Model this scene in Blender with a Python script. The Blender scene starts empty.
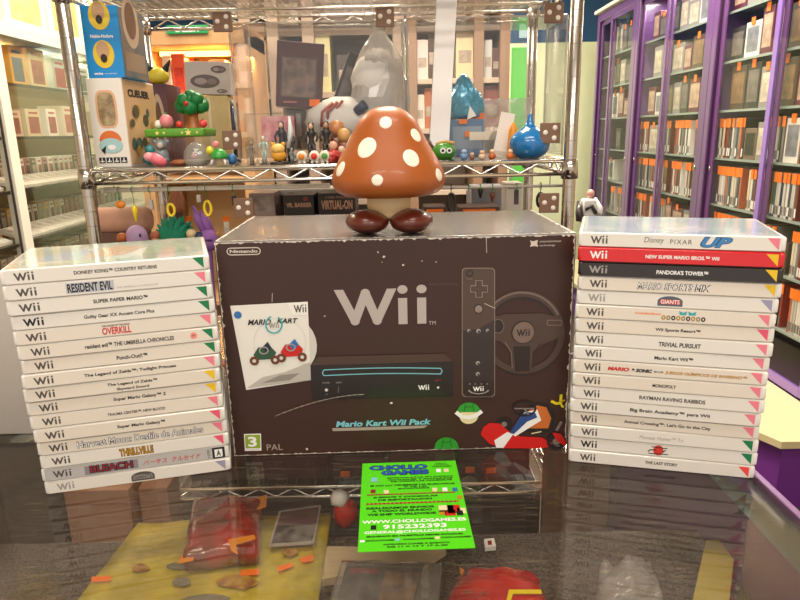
import bpy, bmesh, math, random
from mathutils import Matrix, Vector, noise
C = bpy.context.scene.collection
SC = bpy.context.scene
PI = math.pi
rnd = random.Random(7)

# ------------------------------------------------------------------ camera calibration
F, PITCH, ROLL, H = 645.0, math.radians(14.6), math.radians(1.2), 0.3659
def ray(px, py):
    u = (px - 400) / F; v = -(py - 300) / F
    c, s = math.cos(ROLL), math.sin(ROLL)
    u, v = u * c + v * s, -u * s + v * c
    return (u, math.cos(PITCH) + v * math.sin(PITCH), -math.sin(PITCH) + v * math.cos(PITCH))
def W(px, py, Y):                       # the place at distance Y that the photo shows at a pixel
    d = ray(px, py); t = Y / d[1]
    return Vector((d[0] * t, Y, H + d[2] * t))
def G(px, py, z):                       # the place at height z
    d = ray(px, py); t = (z - H) / d[2]
    return Vector((d[0] * t, d[1] * t, z))

# ------------------------------------------------------------------ materials
def lin(c):
    if isinstance(c, str):
        c = tuple(int(c[i:i + 2], 16) / 255 for i in (0, 2, 4))
    return tuple(x / 12.92 if x <= .04045 else ((x + .055) / 1.055) ** 2.4 for x in c) + (1,)
MATS = {}
def mat(name, col='cccccc', rough=.5, metal=0, coat=0, emit=0, noise_amt=0, noise_scale=40, bump=0, spec=.5, col2=None, sss=0):
    if name in MATS: return MATS[name]
    m = bpy.data.materials.new(name); m.use_nodes = True
    nt = m.node_tree; b = nt.nodes['Principled BSDF']
    b.inputs['Base Color'].default_value = lin(col)
    b.inputs['Roughness'].default_value = rough
    b.inputs['Metallic'].default_value = metal
    b.inputs['Specular IOR Level'].default_value = spec
    b.inputs['Coat Weight'].default_value = coat
    b.inputs['Coat Roughness'].default_value = .08
    if emit:
        b.inputs['Emission Color'].default_value = lin(col); b.inputs['Emission Strength'].default_value = emit
    if noise_amt or col2 or bump:
        tc = nt.nodes.new('ShaderNodeTexCoord'); n = nt.nodes.new('ShaderNodeTexNoise')
        n.inputs['Scale'].default_value = noise_scale; n.inputs['Detail'].default_value = 4
        nt.links.new(tc.outputs['Object'], n.inputs['Vector'])
        if noise_amt or col2:
            r = nt.nodes.new('ShaderNodeValToRGB'); c = lin(col)
            c2 = lin(col2) if col2 else tuple(max(0, x * (1 - noise_amt)) for x in c[:3]) + (1,)
            r.color_ramp.elements[0].color = c2; r.color_ramp.elements[1].color = c
            r.color_ramp.elements[0].position = .38; r.color_ramp.elements[1].position = .62
            nt.links.new(n.outputs['Fac'], r.inputs['Fac']); nt.links.new(r.outputs['Color'], b.inputs['Base Color'])
        if bump:
            bp_ = nt.nodes.new('ShaderNodeBump'); bp_.inputs['Strength'].default_value = bump; bp_.inputs['Distance'].default_value = .004
            nt.links.new(n.outputs['Fac'], bp_.inputs['Height']); nt.links.new(bp_.outputs['Normal'], b.inputs['Normal'])
    MATS[name] = m; return m
def glass(name, tint='fafcfb', rough=.02, ior=1.45, haze=0.0, hazecol='ffffff', scratch=False, boost=1.0):
    if name in MATS: return MATS[name]
    m = bpy.data.materials.new(name); m.use_nodes = True
    nt = m.node_tree; nt.nodes.clear(); N = nt.nodes.new; L = nt.links.new
    out = N('ShaderNodeOutputMaterial'); tr = N('ShaderNodeBsdfTransparent'); gl = N('ShaderNodeBsdfGlossy')
    fr = N('ShaderNodeLayerWeight'); mx = N('ShaderNodeMixShader')
    tr.inputs['Color'].default_value = lin(tint); gl.inputs['Roughness'].default_value = rough
    f0 = ((ior - 1) / (ior + 1)) ** 2                   # Schlick reflectance, the same from both sides of a pane
    base = tr.outputs[0]
    if haze or scratch:
        df = N('ShaderNodeBsdfDiffuse'); df.inputs['Color'].default_value = lin(hazecol); hz = N('ShaderNodeMixShader')
        hz.inputs[0].default_value = haze
        if scratch:                                     # fine scratches and rubbed patches in the top
            tc = N('ShaderNodeTexCoord'); total = None
            for ang, sc in ((.5, 60), (-.35, 75), (1.25, 52), (2.2, 66), (2.8, 58)):
                mp = N('ShaderNodeMapping'); mp.inputs['Rotation'].default_value = (0, 0, ang); mp.inputs['Scale'].default_value = (sc * .35, sc * 7, 1)
                nz = N('ShaderNodeTexNoise'); nz.inputs['Scale'].default_value = 1; nz.inputs['Detail'].default_value = 1; nz.inputs['Distortion'].default_value = .6
                rp = N('ShaderNodeValToRGB'); rp.color_ramp.elements[0].position = .69; rp.color_ramp.elements[1].position = .76
                L(tc.outputs['Object'], mp.inputs[0]); L(mp.outputs[0], nz.inputs['Vector']); L(nz.outputs['Fac'], rp.inputs['Fac'])
                if total is None: total = rp.outputs['Color']
                else:
                    mm = N('ShaderNodeMath'); mm.operation = 'MAXIMUM'; L(total, mm.inputs[0]); L(rp.outputs['Color'], mm.inputs[1]); total = mm.outputs[0]
            n2 = N('ShaderNodeTexNoise'); n2.inputs['Scale'].default_value = 7; n2.inputs['Detail'].default_value = 6
            L(tc.outputs['Object'], n2.inputs['Vector'])
            m1 = N('ShaderNodeMath'); m1.operation = 'MULTIPLY_ADD'; m1.inputs[1].default_value = .17; L(total, m1.inputs[0])
            m2 = N('ShaderNodeMath'); m2.operation = 'MULTIPLY'; m2.inputs[1].default_value = haze * 2; L(n2.outputs['Fac'], m2.inputs[0])
            L(m2.outputs[0], m1.inputs[2]); L(m1.outputs[0], hz.inputs[0])
        L(tr.outputs[0], hz.inputs[1]); L(df.outputs[0], hz.inputs[2]); base = hz.outputs[0]
    pw = N('ShaderNodeMath'); pw.operation = 'POWER'; pw.inputs[1].default_value = 5; L(fr.outputs['Facing'], pw.inputs[0])
    mul = N('ShaderNodeMath'); mul.operation = 'MULTIPLY_ADD'; mul.inputs[1].default_value = boost * (1 - f0); mul.inputs[2].default_value = boost * f0; mul.use_clamp = True
    L(pw.outputs[0], mul.inputs[0]); L(mul.outputs[0], mx.inputs[0]); L(base, mx.inputs[1]); L(gl.outputs[0], mx.inputs[2]); L(mx.outputs[0], out.inputs[0])
    MATS[name] = m; return m

# ------------------------------------------------------------------ mesh builder
class MB:
    def __init__(s): s.q = 0; s.v = []; s.f = []; s.m = []; s.sm = []; s.mats = []; s.T = Matrix()
    def mi(s, m):
        if m not in s.mats: s.mats.append(m)
        return s.mats.index(m)
    def add(s, vs, fs, m, smooth=False):
        o = len(s.v); i = s.mi(m)
        s.v += [tuple(s.T @ Vector(p)) for p in vs]
        for f in fs: s.f.append(tuple(k + o for k in f)); s.m.append(i); s.sm.append(smooth)
        return s
    def box(s, a, b, m, bev=0, seg=2):
        x0, y0, z0 = a; x1, y1, z1 = b
        if not bev:
            vs = [(x, y, z) for z in (z0, z1) for x, y in ((x0, y0), (x1, y0), (x1, y1), (x0, y1))]
            return s.add(vs, [(3, 2, 1, 0), (4, 5, 6, 7), (0, 1, 5, 4), (1, 2, 6, 5), (2, 3, 7, 6), (3, 0, 4, 7)], m)
        bm = bmesh.new(); bmesh.ops.create_cube(bm, size=1)
        for v in bm.verts: v.co = ((x0 + x1) / 2 + v.co.x * (x1 - x0), (y0 + y1) / 2 + v.co.y * (y1 - y0), (z0 + z1) / 2 + v.co.z * (z1 - z0))
        bmesh.ops.bevel(bm, geom=bm.edges[:], offset=bev, segments=seg, profile=.5, affect='EDGES')
        bm.verts.index_update(); vs = [v.co[:] for v in bm.verts]; fs = [tuple(v.index for v in f.verts) for f in bm.faces]; bm.free()
        return s.add(vs, fs, m, seg > 2)
    def cyl(s, p0, p1, r, m, r2=None, n=12, caps=True):
        p0, p1 = Vector(p0), Vector(p1); r2 = r if r2 is None else r2
        q = (p1 - p0).to_track_quat('Z', 'Y'); vs = []
        for p, rr in ((p0, r), (p1, r2)):
            vs += [p + q @ Vector((rr * math.cos(2 * PI * k / n), rr * math.sin(2 * PI * k / n), 0)) for k in range(n)]
        s.add(vs, [(k, (k + 1) % n, n + (k + 1) % n, n + k) for k in range(n)], m, True)
        if caps: s.add(vs, [tuple(range(n))[::-1], tuple(range(n, 2 * n))], m)
        return s
    def tube(s, pts, r, m, n=8, closed=False):
        pts = [Vector(p) for p in pts]; vs = []; K = len(pts)
        for k, p in enumerate(pts):
            a = pts[(k - 1) % K] if closed or k else p; b = pts[(k + 1) % K] if closed or k < K - 1 else p
            d = (b - a); d = d.normalized() if d.length else Vector((0, 0, 1))
            u = d.cross(Vector((0, 1, .013))); u = u.normalized() if u.length > 1e-4 else Vector((1, 0, 0)); w = d.cross(u)
            rr = r[k] if isinstance(r, (list, tuple)) else r
            vs += [p + u * rr * math.cos(2 * PI * j / n) + w * rr * math.sin(2 * PI * j / n) for j in range(n)]
        fs = [(k * n + j, k * n + (j + 1) % n, ((k + 1) % K) * n + (j + 1) % n, ((k + 1) % K) * n + j) for k in range(K if closed else K - 1) for j in range(n)]
        s.add(vs, fs, m, True)
        if not closed: s.add(vs, [tuple(range(n))[::-1], tuple(range((K - 1) * n, K * n))], m)
        return s
    def lathe(s, prof, m, c=(0, 0, 0), n=32, sx=1, sy=1):
        vs = []
        for r, z in prof: vs += [(c[0] + max(r, 1e-5) * sx * math.cos(2 * PI * k / n), c[1] + max(r, 1e-5) * sy * math.sin(2 * PI * k / n), c[2] + z) for k in range(n)]
        fs = [(i * n + k, i * n + (k + 1) % n, (i + 1) * n + (k + 1) % n, (i + 1) * n + k) for i in range(len(prof) - 1) for k in range(n)]
        return s.add(vs, fs, m, True)
    def ell(s, c, r, m, n=16, R=None, wob=0):
        r = (r, r, r) if isinstance(r, (int, float)) else r; vs = []; k2 = n // 2
        R = R or Matrix()
        for i in range(k2 + 1):
            t = PI * i / k2
            for k in range(n):
                a = 2 * PI * k / n; p = Vector((math.sin(t) * math.cos(a), math.sin(t) * math.sin(a), math.cos(t)))
                if wob: p *= 1 + wob * noise.noise(p * 2.3 + Vector(c) * 17)
                vs.append(Vector(c) + R @ Vector((p.x * r[0], p.y * r[1], p.z * r[2])))
        return s.add(vs, [(i * n + k, (i + 1) * n + k, (i + 1) * n + (k + 1) % n, i * n + (k + 1) % n) for i in range(k2) for k in range(n)], m, True)
    def prism(s, pts, z0, z1, m, axis='z'):
        n = len(pts)
        f = {'z': lambda x, y, z: (x, y, z), 'y': lambda x, y, z: (x, z, y), 'x': lambda x, y, z: (z, x, y)}[axis]
        vs = [f(x, y, z0) for x, y in pts] + [f(x, y, z1) for x, y in pts]
        return s.add(vs, [tuple(range(n))[::-1], tuple(range(n, 2 * n))] + [(k, (k + 1) % n, n + (k + 1) % n, n + k) for k in range(n)], m)
    def build(s, name, parent=None, loc=None, rz=None):
        me = bpy.data.meshes.new(name); me.from_pydata(s.v, [], s.f)
        for m in s.mats: me.materials.append(m)
        me.polygons.foreach_set('material_index', s.m); me.polygons.foreach_set('use_smooth', s.sm)
        bm = bmesh.new(); bm.from_mesh(me); bmesh.ops.remove_doubles(bm, verts=bm.verts[:], dist=1e-6)
        bmesh.ops.recalc_face_normals(bm, faces=bm.faces[:]); bm.to_mesh(me); bm.free(); me.update()
        o = bpy.data.objects.new(name, me); C.objects.link(o)
        if parent: o.parent = parent
        if loc is not None: o.location = loc
        if rz is not None: o.rotation_euler = (0, 0, rz)
        return o
def tag(o, label, cat, group=None, kind=None):
    o['label'] = label; o['category'] = cat
    if group: o['group'] = group
    if kind: o['kind'] = kind
    return o
def thing(name, label, cat, loc=(0, 0, 0), rz=0, group=None, rot=None):
    o = bpy.data.objects.new(name, None); C.objects.link(o); o.empty_display_size = .02
    o.location = loc; o.rotation_euler = rot or (0, 0, rz)
    return tag(o, label, cat, group)
def struct(o): o['kind'] = 'structure'; return o
def dup(root, loc, rz=0, label=None, group=None, rot=None):
    r = root.copy(); C.objects.link(r); r.location = loc; r.rotation_euler = rot or (0, 0, rz)
    if label: r['label'] = label
    if group: r['group'] = group
    for ch in list(root.children):
        c = ch.copy(); C.objects.link(c); c.parent = r
        for g in ch.children:
            d = g.copy(); C.objects.link(d); d.parent = c
    return r

# ------------------------------------------------------------------ lettering
TXT = {}
def text_geo(txt, bold=0.0, shear=0.0, spacing=1.0):
    key = (txt, bold, shear, spacing)
    if key not in TXT:
        cu = bpy.data.curves.new('lettering', 'FONT'); cu.body = txt; cu.offset = bold; cu.shear = shear; cu.space_character = spacing
        cu.fill_mode = 'FRONT'; cu.resolution_u = 3; cu.align_x = 'LEFT'
        o = bpy.data.objects.new('lettering', cu); C.objects.link(o)
        dg = bpy.context.evaluated_depsgraph_get(); me = o.evaluated_get(dg).to_mesh()
        vs = [v.co.copy() for v in me.vertices]; fs = [tuple(p.vertices) for p in me.polygons]
        o.evaluated_get(dg).to_mesh_clear(); bpy.data.objects.remove(o); bpy.data.curves.remove(cu)
        TXT[key] = (vs, fs)
    return TXT[key]
def put_text(mb, txt, x0, z0, x1, z1, m, y=0.0, bold=0.0, shear=0.0, spacing=1.0, slope=0.0):
    """lettering fitted into a rectangle of the local x/z plane (facing -y)"""
    vs, fs = text_geo(txt, bold, shear, spacing)
    if not vs: return
    a0 = min(v.x for v in vs); a1 = max(v.x for v in vs); b0 = min(v.y for v in vs); b1 = max(v.y for v in vs)
    sx = (x1 - x0) / (a1 - a0); sz = (z1 - z0) / (b1 - b0)
    mb.add([(x0 + (v.x - a0) * sx, y, z0 + (v.y - b0) * sz + slope * (v.x - a0) * sx) for v in vs], fs, m)
def put_disc(mb, cx, cz, rx, rz, m, y=0, n=28):
    mb.q += 1; y -= mb.q * 2e-6                        # flush pieces of one print must not coincide
    mb.add([(cx + rx * math.cos(2 * PI * k / n), y, cz + rz * math.sin(2 * PI * k / n)) for k in range(n)], [tuple(range(n))], m)
def put_poly(mb, pts, m, y=0):
    mb.q += 1; y -= mb.q * 2e-6
    mb.add([(p[0], y, p[1]) for p in pts], [tuple(range(len(pts)))], m)
def put_stroke(mb, pts, w, m, y=0, closed=False, round_=True):
    K = len(pts)
    for k in range(K if closed else K - 1):
        a, b = Vector(pts[k]), Vector(pts[(k + 1) % K]); d = b - a
        if d.length < 1e-7: continue
        n_ = Vector((-d.y, d.x)).normalized() * w / 2
        put_poly(mb, [a + n_, b + n_, b - n_, a - n_], m, y)
    if round_:
        for p in (pts if closed else pts[1:-1]): put_disc(mb, p[0], p[1], w / 2, w / 2, m, y, 10)
def arc(cx, cz, rx, rz, a0=0, a1=360, n=40):
    return [(cx + rx * math.cos(math.radians(a0 + (a1 - a0) * k / n)), cz + rz * math.sin(math.radians(a0 + (a1 - a0) * k / n))) for k in range(n + 1)]
def wii_logo(mb, x0, z0, x1, z1, m, y=0):
    """rounded W and two i's with round dots"""
    w, h = x1 - x0, z1 - z0; t = w * .098
    X = lambda a: x0 + w * a
    zb, zt = z0, z0 + h * .93
    ax = [0.05, .215, .335, .455, .62]
    P = [(X(ax[0]), zt), (X(ax[1]), zb + t * .5), (X(ax[2]), zt - t * .45), (X(ax[3]), zb + t * .5), (X(ax[4]), zt)]
    hw = t * .52
    for (a, b) in zip(P[:-1], P[1:]): put_poly(mb, [(a[0] - hw, a[1]), (a[0] + hw, a[1]), (b[0] + hw, b[1]), (b[0] - hw, b[1])], m, y)
    for p in P[1:4]: put_disc(mb, p[0], p[1], hw, t * .5, m, y, 18)
    for a in (.735, .94):
        put_poly(mb, [(X(a) - t * .5, zb), (X(a) + t * .5, zb), (X(a) + t * .5, z0 + h * .68), (X(a) - t * .5, z0 + h * .68)], m, y)
        put_disc(mb, X(a), z0 + h * .90, t * .56, min(t * .56, h * .11), m, y, 20)

# ------------------------------------------------------------------ palette
white_case = mat('white_case_plastic', 'e9e6e0', .22, coat=.4)
paper = mat('spine_paper', 'e6e1d8', .28, coat=.3)
paper_warm = mat('spine_paper_warm', 'e3d9cb', .28, coat=.3)
paper_grey = mat('spine_paper_grey', 'bdbbb8', .28, coat=.3)
red_case = mat('red_case_plastic', 'd8121a', .25, coat=.4)
black_case = mat('black_case_plastic', '20140f', .25, coat=.4)
ink_black = mat('ink_black', '141212', .5)
ink_grey = mat('ink_grey', '544d48', .5); ink_title = mat('ink_title', '35302d', .5)
ink_lgrey = mat('ink_light_grey', 'a09a95', .5)
ink_white = mat('ink_white', 'f2f0ee', .5)
ink_red = mat('ink_red', 'c8201c', .45)
ink_dred = mat('ink_dark_red', '8a1a2a', .45)
ink_gold = mat('ink_gold', 'b8862c', .45)
ink_teal = mat('ink_teal', '3fa9b0', .45)
ink_ltteal = mat('ink_pale_teal', '7fc7d6', .45)
ink_blue = mat('ink_blue', '2f6fb0', .45)
ink_green = mat('ink_green', '2f9a2f', .4)
ink_cream = mat('ink_cream', 'e8d9a8', .45)
ink_orange = mat('ink_orange', 'ef7a1a', .45)
ink_yellow = mat('ink_yellow', 'e8d21c', .45)
tri = dict(g=mat('corner_green', '0f7a48', .4), p=mat('corner_pink', 'ee7f92', .4), y=mat('corner_yellow', 'ecc21e', .4),
           l=mat('corner_lilac', '9d97b4', .4), h=mat('corner_hot_pink', 'e85877', .4), r=mat('corner_red', 'f04a4a', .4))
chrome = mat('chrome', 'bdb7b0', .2, 1)  # darkened to paint the dark surroundings that the posts reflect
chrome_wire = mat('chrome_wire', 'efebe5', .18, 1)  # brighter copy of the chrome, paints the gleam of the shelf wires
orange_tag = mat('orange_price_tag', 'f5780e', .6)
acrylic = glass('clear_acrylic', 'fefefd', .04, 1.45)
bag_clear = glass('crinkled_clear_plastic', 'ece9e4', .12, 1.5, haze=.14)

# ------------------------------------------------------------------ the stacks of game cases
CW, CD, CT = .192, .135, .0146
shells = {}
def case_shell(kind):
    if kind not in shells:
        m = {'w': white_case, 'r': red_case, 'k': black_case}[kind]
        b = MB(); b.box((-CW / 2, 0, 0), (CW / 2, CD, CT), m, .0022, 3)
        # seam of the two halves and the thumb notch at the opening side
        b.box((-CW / 2 + .006, CD - .0004, CT * .47), (CW / 2 - .006, CD + .0003, CT * .53), ink_lgrey)
        o = b.build('shell'); shells[kind] = o.data; bpy.data.objects.remove(o)
    o = bpy.data.objects.new('shell', shells[kind]); C.objects.link(o); return o
def game_case(label, group, loc, rz, kind='w', paper_m=None, cover=None, logo_m=ink_grey, logo=(.06, .152), titles=(), corner='p', extra=None):
    t = thing('game_case', label, 'game case', loc, rz, group)
    case_shell(kind).parent = t
    pm = paper_m or {'w': paper, 'r': red_case, 'k': black_case}[kind]
    b = MB(); e = .00035; x0, x1 = -CW / 2 + .0035, CW / 2 - .0045
    b.box((x0, -e, .0008), (x1, .0006, CT - .0008), pm)
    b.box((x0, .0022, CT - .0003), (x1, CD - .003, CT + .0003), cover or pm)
    b.box((x0, .0022, -.0002), (x1, CD - .003, .0003), pm)
    sleeve = b.build('paper_sleeve', t)
    X = lambda f: -CW / 2 + f * CW
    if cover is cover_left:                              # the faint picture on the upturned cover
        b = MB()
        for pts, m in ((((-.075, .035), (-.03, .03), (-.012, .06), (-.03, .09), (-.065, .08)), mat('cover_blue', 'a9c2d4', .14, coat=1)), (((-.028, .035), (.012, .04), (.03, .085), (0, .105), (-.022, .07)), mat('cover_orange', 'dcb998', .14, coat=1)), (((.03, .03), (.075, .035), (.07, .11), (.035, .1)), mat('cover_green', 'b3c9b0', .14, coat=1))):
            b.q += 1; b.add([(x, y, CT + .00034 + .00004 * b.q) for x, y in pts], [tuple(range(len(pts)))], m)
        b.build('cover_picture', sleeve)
    b = MB(); wii_logo(b, X(logo[0]), CT * .24, X(logo[1]), CT * .80, logo_m, -e - .00012); b.build('console_logo', sleeve)
    if titles:
        b = MB()
        for ti in titles:
            txt, f0, f1, m = ti[:4]; z0, z1 = (ti[4] if len(ti) > 4 else (.36, .66)); kw = ti[5] if len(ti) > 5 else {}
            if m == 'outline':
                put_text(b, txt, X(f0), CT * z0, X(f1), CT * z1, ink_black, -e - .00010, bold=.055, **kw)
                put_text(b, txt, X(f0) + .0004, CT * (z0 + .035), X(f1) - .0004, CT * (z1 - .035), ink_white, -e - .00022, bold=0, **kw)
            else: put_text(b, txt, X(f0), CT * z0, X(f1), CT * z1, m, -e - .00015, **kw)
        b.build('title_lettering', sleeve)
    if extra: extra(sleeve, X, -e)
    if corner:
        b = MB(); put_poly(b, [(X(.912), CT - .0014), (X(.968), CT - .0014), (X(.968), .0016)], tri[corner], -e - .00015); b.build('corner_triangle', sleeve)
    return t
B = dict(bold=.03)
def ex_subtitle(t, X, y):
    b = MB(); put_poly(b, [(X(.285), CT * .16), (X(.512), CT * .16), (X(.512), CT * .86), (X(.285), CT * .86)], mat('title_block', 'b9bcc4', .4), y - .00008); b.build('title_block', t)
def ex_dot(t, X, y):
    b = MB(); put_disc(b, X(.868), CT * .5, .0036, .0036, mat('dot_pale_red', 'ee9488', .4), y - .00012); put_text(b, 'M', X(.861), CT * .42, X(.875), CT * .6, ink_dred, y - .0002); b.build('round_mark', t)
def ex_gold(t, X, y):
    b = MB(); put_text(b, 'THRILLVILLE', X(.405), CT * .18, X(.585), CT * .82, mat('title_brown', '5a3a10', .4), y - .00012, bold=.08)
    put_text(b, 'THRILLVILLE', X(.41), CT * .24, X(.58), CT * .78, mat('title_gold', 'd9a327', .4), y - .0002, bold=.0); b.build('title_lettering', t)
def ex_jp(t, X, y):
    b = MB(); put_poly(b, [(X(.22), CT * .12), (X(.50), CT * .16), (X(.50), CT * .86), (X(.22), CT * .80)], mat('title_block_dark', '8b878a', .4), y - .00008)
    put_text(b, 'BLEACH', X(.245), CT * .2, X(.475), CT * .84, ink_black, y - .00014, bold=.09)
    put_text(b, 'BLEACH', X(.25), CT * .26, X(.47), CT * .8, mat('title_crimson', 'a01c34', .4), y - .0002)
    put_text(b, '\u30d0\u30fc\u30b5\u30b9', X(.525), CT * .28, X(.655), CT * .68, ink_red, y - .0002, bold=.01, shear=.2)
    put_text(b, '\u30af\u30eb\u30bb\u30a4\u30c9', X(.68), CT * .28, X(.84), CT * .68, ink_red, y - .0002, bold=.01, shear=.2); b.build('title_lettering', t)
    b = MB(); put_poly(b, [(X(.905), CT * .06), (X(.975), CT * .06), (X(.975), CT * .96), (X(.905), CT * .96)], ink_black, y - .00012)
    put_poly(b, [(X(.918), CT * .16), (X(.962), CT * .16), (X(.962), CT * .8), (X(.918), CT * .8)], ink_white, y - .0002)
    put_text(b, 'A', X(.928), CT * .24, X(.952), CT * .72, ink_black, y - .00028, bold=.03); b.build('rating_square', t)
    b = MB()
    for k in range(4): put_text(b, 'AGES'[k], X(.878), CT * (.14 + .19 * k), X(.892), CT * (.28 + .19 * k), ink_black, y - .0002)
    b.build('maker_logo', t)
def emblem(f0, f1, frame, inner, txt):
    def f(t, X, y):
        b = MB(); xm, w = (X(f0) + X(f1)) / 2, X(f1) - X(f0)
        put_poly(b, [(X(f0), CT * .14)] + [(xm + w / 2 * math.cos(a), CT * (.48 + .38 * math.sin(a))) for a in [PI * (1 - k / 14) for k in range(15)]] + [(X(f1), CT * .14)], frame, y - .0001)
        put_poly(b, [(X(f0) + .002, CT * .28), (X(f1) - .002, CT * .28), (X(f1) - .0025, CT * .62), (X(f0) + .0025, CT * .62)], inner, y - .00016)
        put_text(b, txt, X(f0) + .003, CT * .3, X(f1) - .003, CT * .6, ink_white if inner is not ink_lgrey else ink_black, y - .00022, bold=.02); b.build('title_emblem', t)
    return f
def ex_cartoon(t, X, y):
    b = MB(); put_text(b, 'nickelodeon', X(.315), CT * .52, X(.445), CT * .70, ink_orange, y - .00015, bold=.02); b.build('maker_logo', t)
    b = MB()
    for k in range(9):
        f = .46 + .0245 * k; m = (ink_gold, ink_black, mat('title_khaki', '8c8450', .5))[(k * 2) % 3]
        put_disc(b, X(f), CT * .36, .0021, CT * .17, m, y - .00015); put_disc(b, X(f), CT * .36, .0008, CT * .07, paper_warm, y - .00022)
    for f in (.555, .60): put_poly(b, [(X(f) - .003, CT * .6), (X(f) + .003, CT * .6), (X(f) + .004, CT * .9), (X(f), CT * .78), (X(f) - .004, CT * .9)], ink_teal, y - .00015)
    b.build('title_lettering', t)
def ex_seal(t, X, y):
    b = MB(); put_disc(b, X(.487), CT * .52, .0052, CT * .42, mat('seal_red', 'd23a2c', .4), y - .0001)
    put_stroke(b, [(X(.432), CT * .35), (X(.445), CT * .52), (X(.475), CT * .55)], .0012, ink_black, y - .00018); put_stroke(b, [(X(.435), CT * .22), (X(.54), CT * .25)], .001, ink_black, y - .00018)
    put_stroke(b, [(X(.45), CT * .78), (X(.535), CT * .72)], .001, ink_black, y - .00018); put_stroke(b, [(X(.51), CT * .38), (X(.525), CT * .6)], .0012, ink_black, y - .00018)
    b.build('title_emblem', t)
def ex_film(t, X, y):
    b = MB(); put_text(b, 'Disney', X(.335), CT * .28, X(.432), CT * .78, ink_grey, y - .00015, shear=.15, bold=-.005)
    put_text(b, 'PIXAR', X(.462), CT * .34, X(.567), CT * .66, ink_grey, y - .00015, spacing=1.25); b.build('maker_logo', t)
    b = MB(); put_text(b, 'UP', X(.605), CT * .14, X(.757), CT * .9, mat('title_blue_dark', '27527f', .4), y - .00012, bold=.07, shear=.35)
    put_text(b, 'UP', X(.612), CT * .2, X(.752), CT * .86, mat('title_blue', '3f86c0', .4), y - .0002, bold=.03, shear=.35); b.build('title_lettering', t)

cover_left = mat('cover_art_left', 'dde3d8', .14, coat=1, col2='a3b8aa', noise_scale=16)  # art colours lightened, the sheen of the upturned cover is painted in
cover_right = mat('cover_art_right', 'dbe8ec', .14, coat=1, col2='a9cedd', noise_scale=22)  # also paled to paint its sheen
LEFT = [  # label, paper, logo ink, titles, corner, extra, lateral nudge (mm), cover
 ('topmost case of the left stack, white with green corner, cover facing up', paper, ink_grey, [('DONKEY KONG\u2122 COUNTRY RETURNS', .333, .731, ink_title, (.36, .62), B)], 'g', None, 0),
 ('second case from top in left stack, thick black condensed title on grey block', paper, ink_grey, [('RESIDENT EVIL', .292, .504, ink_black, (.2, .82), B), ('THE UMBRELLA CHRONICLES', .52, .726, ink_lgrey, (.24, .36))], 'p', ex_subtitle, 0),
 ('third case from top in left stack, green corner and bold capital title', paper, ink_grey, [('SUPER PAPER MARIO\u2122', .40, .665, ink_black, (.38, .66), B)], 'g', None, .3),
 ('fourth case from top in left stack, green corner, logo darker than the others', paper, ink_black, [('Guilty Gear XX Accent Core Plus', .34, .685, ink_title, (.32, .64), B)], 'g', None, 1),
 ('fifth case from top in left stack, short title in tall red letters', paper_warm, ink_grey, [('THE HOUSE OF THE DEAD', .417, .555, ink_title, (.72, .86), B), ('OVERKILL', .417, .56, ink_red, (.16, .68), B)], 'p', None, .7),
 ('sixth case from top in left stack, small red disc beside its green corner', paper_warm, ink_grey, [('resident evil\u2122 THE UMBRELLA CHRONICLES', .32, .765, ink_title, (.34, .66), B)], 'g', ex_dot, 1.3),
 ('seventh case from top in left stack, green corner and one short centred title', paper_warm, ink_grey, [('Punch-Out!!\u2122', .46, .615, ink_black, (.34, .64), B)], 'g', None, 1.9),
 ('eighth case from top in left stack, pink corner and long one-line black title', paper_warm, ink_grey, [('The Legend of Zelda\u2122: Twilight Princess', .30, .765, ink_black, (.34, .64), B)], 'p', None, 0),
 ('ninth case from top in left stack, yellow corner and title in two lines', paper_warm, ink_grey, [('The Legend of Zelda\u2122', .41, .665, ink_black, (.5, .78), B), ('Skyward Sword', .455, .62, ink_black, (.12, .38), dict(bold=.03))], 'y', None, -1.3),
 ('tenth case from top in left stack, yellow corner and title in one line', paper_warm, ink_grey, [('Super Mario Galaxy\u2122 2', .43, .70, ink_black, (.34, .66), B)], 'y', None, -1.6),
 ('eleventh case from top in left stack, pink corner, small capital title', paper_warm, ink_grey, [('TRAUMA CENTER\u2122: NEW BLOOD', .385, .685, ink_title, (.36, .58), B)], 'p', None, -1),
 ('twelfth case from top in left stack, hot pink corner, short black title', paper_warm, ink_grey, [('Super Mario Galaxy\u2122', .42, .67, ink_black, (.34, .66), B)], 'h', None, 0),
 ('thirteenth case from top in left stack, long outlined title across the whole spine', paper_warm, ink_grey, [('Harvest Moon: Desfile de Animales', .20, .865, 'outline', (.22, .80))], 'p', None, .5),
 ('fourteenth case from top in left stack, small golden title, third from bottom', paper, ink_grey, [], 'h', ex_gold, .7),
 ('grey-spined case with red foreign lettering, second from bottom of left stack', paper_grey, ink_grey, [], None, ex_jp, -.6),
 ('bottom case of the left stack, white with grey arch emblem and lilac corner', paper, ink_lgrey, [], 'l', emblem(.45, .575, ink_grey, ink_lgrey, 'GIANTS'), 0),
]
def stack(rows, grp, b0, b1, t0, t1, pitch, kinds=None):
    n = len(rows)
    for i, (lab, pm, lg, ti, co, ex, nud) in enumerate(rows):
        k = n - 1 - i; f = i / (n - 1)
        p0 = Vector(t0).lerp(Vector(b0), f); p1 = Vector(t1).lerp(Vector(b1), f)
        d = (p1 - p0).normalized(); mid = (p0 + p1) / 2 + d * nud * .001
        mid += Vector((-d.y, d.x)) * rnd.uniform(-.0012, .0012)
        rz = math.atan2(d.y, d.x) + rnd.uniform(-.006, .006)
        kd = (kinds or {}).get(i, 'w')
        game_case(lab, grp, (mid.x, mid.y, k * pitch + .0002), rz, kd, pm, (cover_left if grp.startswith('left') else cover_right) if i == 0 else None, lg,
                  (.06 + .004 * rnd.uniform(-1, 1), .152), ti, co, ex)
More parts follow.
